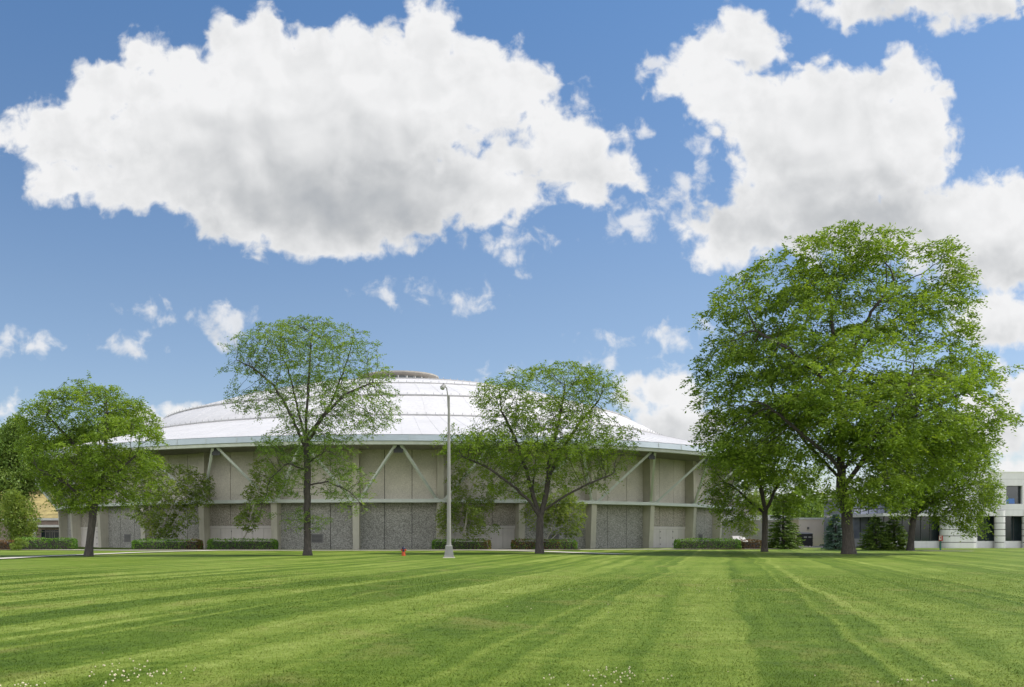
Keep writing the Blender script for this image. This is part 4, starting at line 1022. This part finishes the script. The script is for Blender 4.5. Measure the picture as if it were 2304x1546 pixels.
tree('birch_tree', 'multi stemmed bright green small tree behind the forked lawn tree by the arena', 'tree', 1225, 1234,
     [(1250, 1130, 45, 50), (1205, 1150, 28, 35), (1285, 1150, 28, 40), (1240, 1090, 35, 30), (1270, 1185, 30, 20)],
     [[(1225, 1234), (1222, 1205), (1208, 1160)], [(1226, 1225), (1240, 1190), (1250, 1130), (1245, 1090)], [(1228, 1225), (1265, 1190), (1290, 1150)]],
     0.10, 'olive', 44, 'palebark', 3500, 0.22, 4, 0.30, 0.45, 0.8, 0.8, 0.8, 9, 0.5, 0.2, 0.6, d=100, flare=1.0, asp=0.6)
tree('birch_tree', 'thin pale stemmed birch beyond the right end of the arena hedge', 'tree', 1690, 1232,
     [(1685, 1165, 28, 40), (1700, 1130, 22, 30), (1665, 1190, 18, 18)], [[(1690, 1232), (1688, 1200), (1683, 1150), (1690, 1110)], [(1689, 1215), (1700, 1170), (1705, 1130)]],
     0.08, 'olive', 45, 'palebark', 1500, 0.25, 4, 0.35, 0.42, 0.8, 0.8, 1.2, 8, 0.5, 0.2, 0.6, d=116, flare=1.0, asp=0.6)

# --- hedges
def hedge(px0, px1, seed, m, label, h=1.12, dep=2.0, py=1237.2, brown=None):
    rng = np.random.default_rng(seed); a = at(px0, py); b = at(px1, py); c = (a + b) / 2; w = (b - a).length; root = empty('hedge', (c.x, c.y + dep / 2, 0), label=label, cat='hedge', group='clipped hedges along the arena')
    def surf(n):
        x = (rng.random(n) - .5); y = (rng.random(n) - .5); z = rng.random(n); f = rng.integers(0, 5, n)
        y[f == 0] = -.5; y[f == 1] = -.5; z[f == 2] = 1; x[f == 3] = -.5; x[f == 4] = .5
        p = np.stack([x * w, y * dep, z * h], 1); rr = 0.4
        # round the shoulders
        q = np.clip(p, [-w / 2 + rr, -dep / 2 + rr, -1], [w / 2 - rr, dep / 2 - rr, h - rr]); d = p - q; ln = np.linalg.norm(d, axis=1); o = ln > rr; p[o] = q[o] + d[o] / ln[o][:, None] * rr
        return p, nrm(p - np.array([0, 0, h * .4]) * 1.0)
    n = int(420 * w); p, nn = surf(n)
    bump = (vnoise(p, 1.1, seed) - .5) * 0.30 + (vnoise(p, 3.0, seed + 1) - .5) * 0.16; p = p * (1 + (bump / 1.2)[:, None] * np.array([0.25 * 2 / max(w, 2), .6, .75]))
    D = nn + rng.normal(size=p.shape) * .8 + np.array([0, 0, .25])
    V = leaf_quads(rng, p, D, 0.10 + 0.13 * rng.random(n), 0.5); tint = np.clip(0.55 * vnoise(p, 2.0, seed + 4) + 0.5 * rng.random(n) + 0.12 * (p[:, 2] / h) - .1, 0, 1)
    core_ = MB(); k = 0.17; core_.hexa([(-w / 2 + k, -dep / 2 + k, -.05), (w / 2 - k, -dep / 2 + k, -.05), (w / 2 - k, dep / 2 - k, -.05), (-w / 2 + k, dep / 2 - k, -.05), (-w / 2 + 2 * k, -dep / 2 + 2 * k, h - .2), (w / 2 - 2 * k, -dep / 2 + 2 * k, h - .2), (w / 2 - 2 * k, dep / 2 - 2 * k, h - .2), (-w / 2 + 2 * k, dep / 2 - 2 * k, h - .2)])
    core_.build('branches', M['bark'], root)
    Q = np.arange(len(V)).reshape(-1, 4)
    if brown is None: np_mesh('foliage', V, Q, M[m], root, np.repeat(tint, 4))
    else:
        br = np.clip((p[:, 0] / w - brown[0]) / (brown[1] - brown[0] + 1e-6), 0, 1) * 0.75 * (0.4 + 1.2 * vnoise(p, 1.6, seed + 8)) > rng.random(n)
        for nm, s, mm in (('foliage', ~br, m), ('scorched_foliage', br, 'browned')):
            idx = np.where(s)[0]
            if len(idx): np_mesh(nm, V.reshape(-1, 4, 3)[idx].reshape(-1, 3), np.arange(len(idx) * 4).reshape(-1, 4), M[mm], root, np.repeat(tint[idx], 4))
    bed = MB(); bed.box(-w / 2 - .3, w / 2 + .3, -dep / 2 - .35, dep / 2, -.1, .045); bed.build('mulch_bed', M['mulch'], root)
hedge(-60, 30, 51, 'browned', 'reddish brown scorched hedge at the left edge of the photo', 0.95)
hedge(33, 160, 52, 'hedge', 'clipped green hedge before the brick pavilion, left of the leaning lawn tree', 1.2)
hedge(296, 447, 53, 'hedge', 'clipped hedge browned at its right end, under the yellowish multi stemmed tree', 1.05, brown=(0.12, 0.55))
hedge(467, 619, 54, 'hedge', 'dense green hedge under the thin crooked little tree, left of the airy tree', 1.1)
hedge(975, 1103, 55, 'hedge', 'hedge with brown lower right end directly behind the lamp post', 1.05, brown=(-0.1, 0.6))
hedge(1156, 1298, 56, 'hedge', 'rounded hedge with rusty patches behind the forked tree trunk', 1.05, brown=(0.6, -0.55))
hedge(1528, 1668, 57, 'hedge', 'dark green hedge at the right end of the arena beside pale doors', 1.1, py=1236.0)
hedge(1672, 1716, 58, 'browned', 'short rusty brown hedge just left of the slim trunk', 1.0, py=1235.6)
blob_tree('yellow_shrub', 'small yellow green shrub at the left end of the pavilion hedge', 'shrub', at(42, 1238.2), 1.15, 1.6, 'olive', 61, 500, 0.16, trunk=0.04, lobes=6, low=0.1)

# --- spruces
def spruce(name, label, px, py, h, w, m, seed, d=None):
    rng = np.random.default_rng(seed); b = at(px, py); root = empty(name, b, label=label, cat='spruce')
    mb = MB(); mb.tube([(0, 0, -.1), (0, 0, h * .5), (0, 0, h * .97)], [w * .035 + .06, w * .02 + .03, .015], 8); mb.build('trunk', M['bark'], root, smooth=True)
    O = []; D = []; L = []
    z = 0.12
    while z < h * .98:
        f = 1 - z / h; ln = w / 2 * (f ** 0.62) * (0.97 if z > .5 else 0.9)
        for i in range(int(7 + 12 * f)):
            a = rng.random() * 6.283; l = ln * (0.72 + .38 * rng.random())
            O.append((0, 0, z + rng.normal() * .06)); D.append((math.cos(a), math.sin(a), -.10 + .38 * (1 - f))); L.append(l)
        z += 0.16 + 0.10 * rng.random() + .012 * h
    O = np.array(O); D = np.array(D); L = np.array(L); V = []; T = []
    for j in np.linspace(0.28, 1.0, 15):
        c = O + D * (L * j)[:, None]; c[:, 2] -= .25 * L * j * j - .10 * L * j ** 4 * 1.5
        for s in (-1, 1):
            side = np.stack([-D[:, 1], D[:, 0], 0 * L], 1) * s; dd = D * .9 + side * .8 + rng.normal(size=D.shape) * .25; dd[:, 2] -= .25
            sz = (0.17 + .26 * L * (1.15 - j) * .5 + .08) * (0.7 + .6 * rng.random(len(L)))
            V.append(leaf_quads(rng, c + rng.normal(size=c.shape) * .04, dd, sz, 0.30, 0.9)); T.append(np.clip(.25 + .45 * j + .5 * (rng.random(len(L)) - .5), 0, 1))
    V = np.concatenate(V); T = np.concatenate(T); np_mesh('foliage', V, np.arange(len(V)).reshape(-1, 4), M[m], root, np.repeat(T, 4))
spruce('spruce_tree', 'dark green spruce beside the slim trunk, left of the black dumpster', 1762, 1235.0, 6.2, 4.9, 'spruce', 71)
spruce('blue_spruce', 'small bluish spruce against the pink wall left of the thick trunk', 1880, 1236.2, 3.9, 3.3, 'bspruce', 72)
spruce('spruce_tree', 'bushy spruce right of the thick trunk, left one of the touching pair', 1970, 1236.6, 3.6, 4.4, 'spruce', 73)
spruce('spruce_tree', 'spruce touching the leaning trunk, right one of the touching pair', 2012, 1236.4, 3.9, 3.9, 'spruce', 74)

# --- trees beyond
def hz(px, d): x = (px - PX0) / FPX * d; return Vector((x, d, float(hill_z(np.array([x]), np.array([d]))[0]) if x < 20 and d > 165 else 0.0))
blob_tree('leafy_tree', 'broad olive green tree at the left edge behind the hedge and pavilion', 'tree', hz(24, 118), 16.5, 10.0, 'wood', 81, 4200, 0.42, trunk=0.25, lobes=15, low=0.40)
blob_tree('leafy_tree', 'rounded grey green small tree in front of the brick pavilion at far left', 'tree', hz(38, 106), 6.6, 5.8, 'olive', 82, 2200, 0.3, trunk=0.12, lobes=10, low=0.2)
FAR = [(-40, 232, 14, 17), (20, 236, 15, 16), (70, 240, 12, 14), (115, 236, 11, 15), (155, 240, 14, 15), (200, 240, 17, 15), (255, 235, 18, 14), (310, 245, 17, 15), (360, 250, 15, 14)]
FL = ['tallest hillside tree rising at the left edge', 'hillside tree behind the olive green edge tree', 'hillside tree above the dry yellow slope', 'dark gap filling hillside tree right of the dry slope',
      'hillside tree seen through the left part of the leaning lawn tree', 'hillside tree seen through the middle of the leaning lawn tree', 'hillside tree left of the dome, behind the leaning lawn tree',
      'hillside tree nearest the dome on its left', 'last low hillside tree tucked behind the dome']
for i, ((px, d, h, w), lb) in enumerate(zip(FAR, FL)):
    blob_tree('woodland_tree', lb, 'tree', hz(px, d), h, w, 'wood', 100 + i, 2300, 0.75, 'trees on the hill beyond the arena', 0.3, 12, 0.15)
BK = [(1640, 210, 9, 12), (1700, 220, 10, 13), (1760, 230, 11, 14), (1825, 225, 10, 13), (1880, 235, 11, 14), (1945, 230, 10.5, 13), (2010, 240, 11, 14), (2075, 235, 11.5, 14)]
BL = ['far tree behind the arena at its right end', 'far tree behind the service building roof, left part', 'far tree above the spruce left of the dumpster', 'far tree above the pink wall and dumpster',
      'far tree behind the bluish spruce', 'far tree behind the glass link, left end', 'far tree behind the middle of the glass link', 'far tree behind the offices at the glass link']
for i, ((px, d, h, w), lb) in enumerate(zip(BK, BL)):
    blob_tree('woodland_tree', lb, 'tree', hz(px, d), h, w, 'wood', 130 + i, 1200, 0.75, 'far trees beyond the service buildings', 0.3, 9, 0.1)

def far_wood():
    rng = np.random.default_rng(9); n = 26000
    a = rng.random(n); X = -700 + 1900 * a; Y = 420 + 160 * rng.random(n) + 0.0 * X
    top = 17 + 7 * vnoise(np.stack([X, Y, 0 * X], 1), 0.03, 4); Z = top * rng.random(n) ** 0.7
    C = np.stack([X, Y, Z], 1); D = rng.normal(size=C.shape) + np.array([0, -.4, .3]); V = leaf_quads(rng, C, D, 4.0 + 3 * rng.random(n), 0.7)
    tag(np_mesh('far_wood', V, np.arange(len(V)).reshape(-1, 4), M['wood'], None, np.repeat(np.clip(vnoise(C, .08, 3) * .6 + .4 * rng.random(n), 0, 1), 4)), 'distant belt of green woodland along the horizon', 'wood', kind='stuff')
far_wood()

def poppies():
    rr = random.Random(3); mb = MB()
    for i in range(130):
        x = (rr.uniform(20, 150) - PX0) / FPX * 178; y = 178 + rr.random() * 6; z = float(hill_z(np.array([x]), np.array([y]))[0])
        s = .10 + .12 * rr.random(); h = .5 + rr.random() * .5
        mb.lathe([(0, -s * .5), (s, 0), (s * .6, s * .7), (0, s * .8)], (x, y, z + h), 5); mb.tube([(x, y, z), (x, y, z + h)], .012, 3, False)
    tag(mb.build('red_flowers', M['flower']), 'red wild flowers growing at the foot of the dry yellow slope', 'flowers', kind='stuff')
poppies()
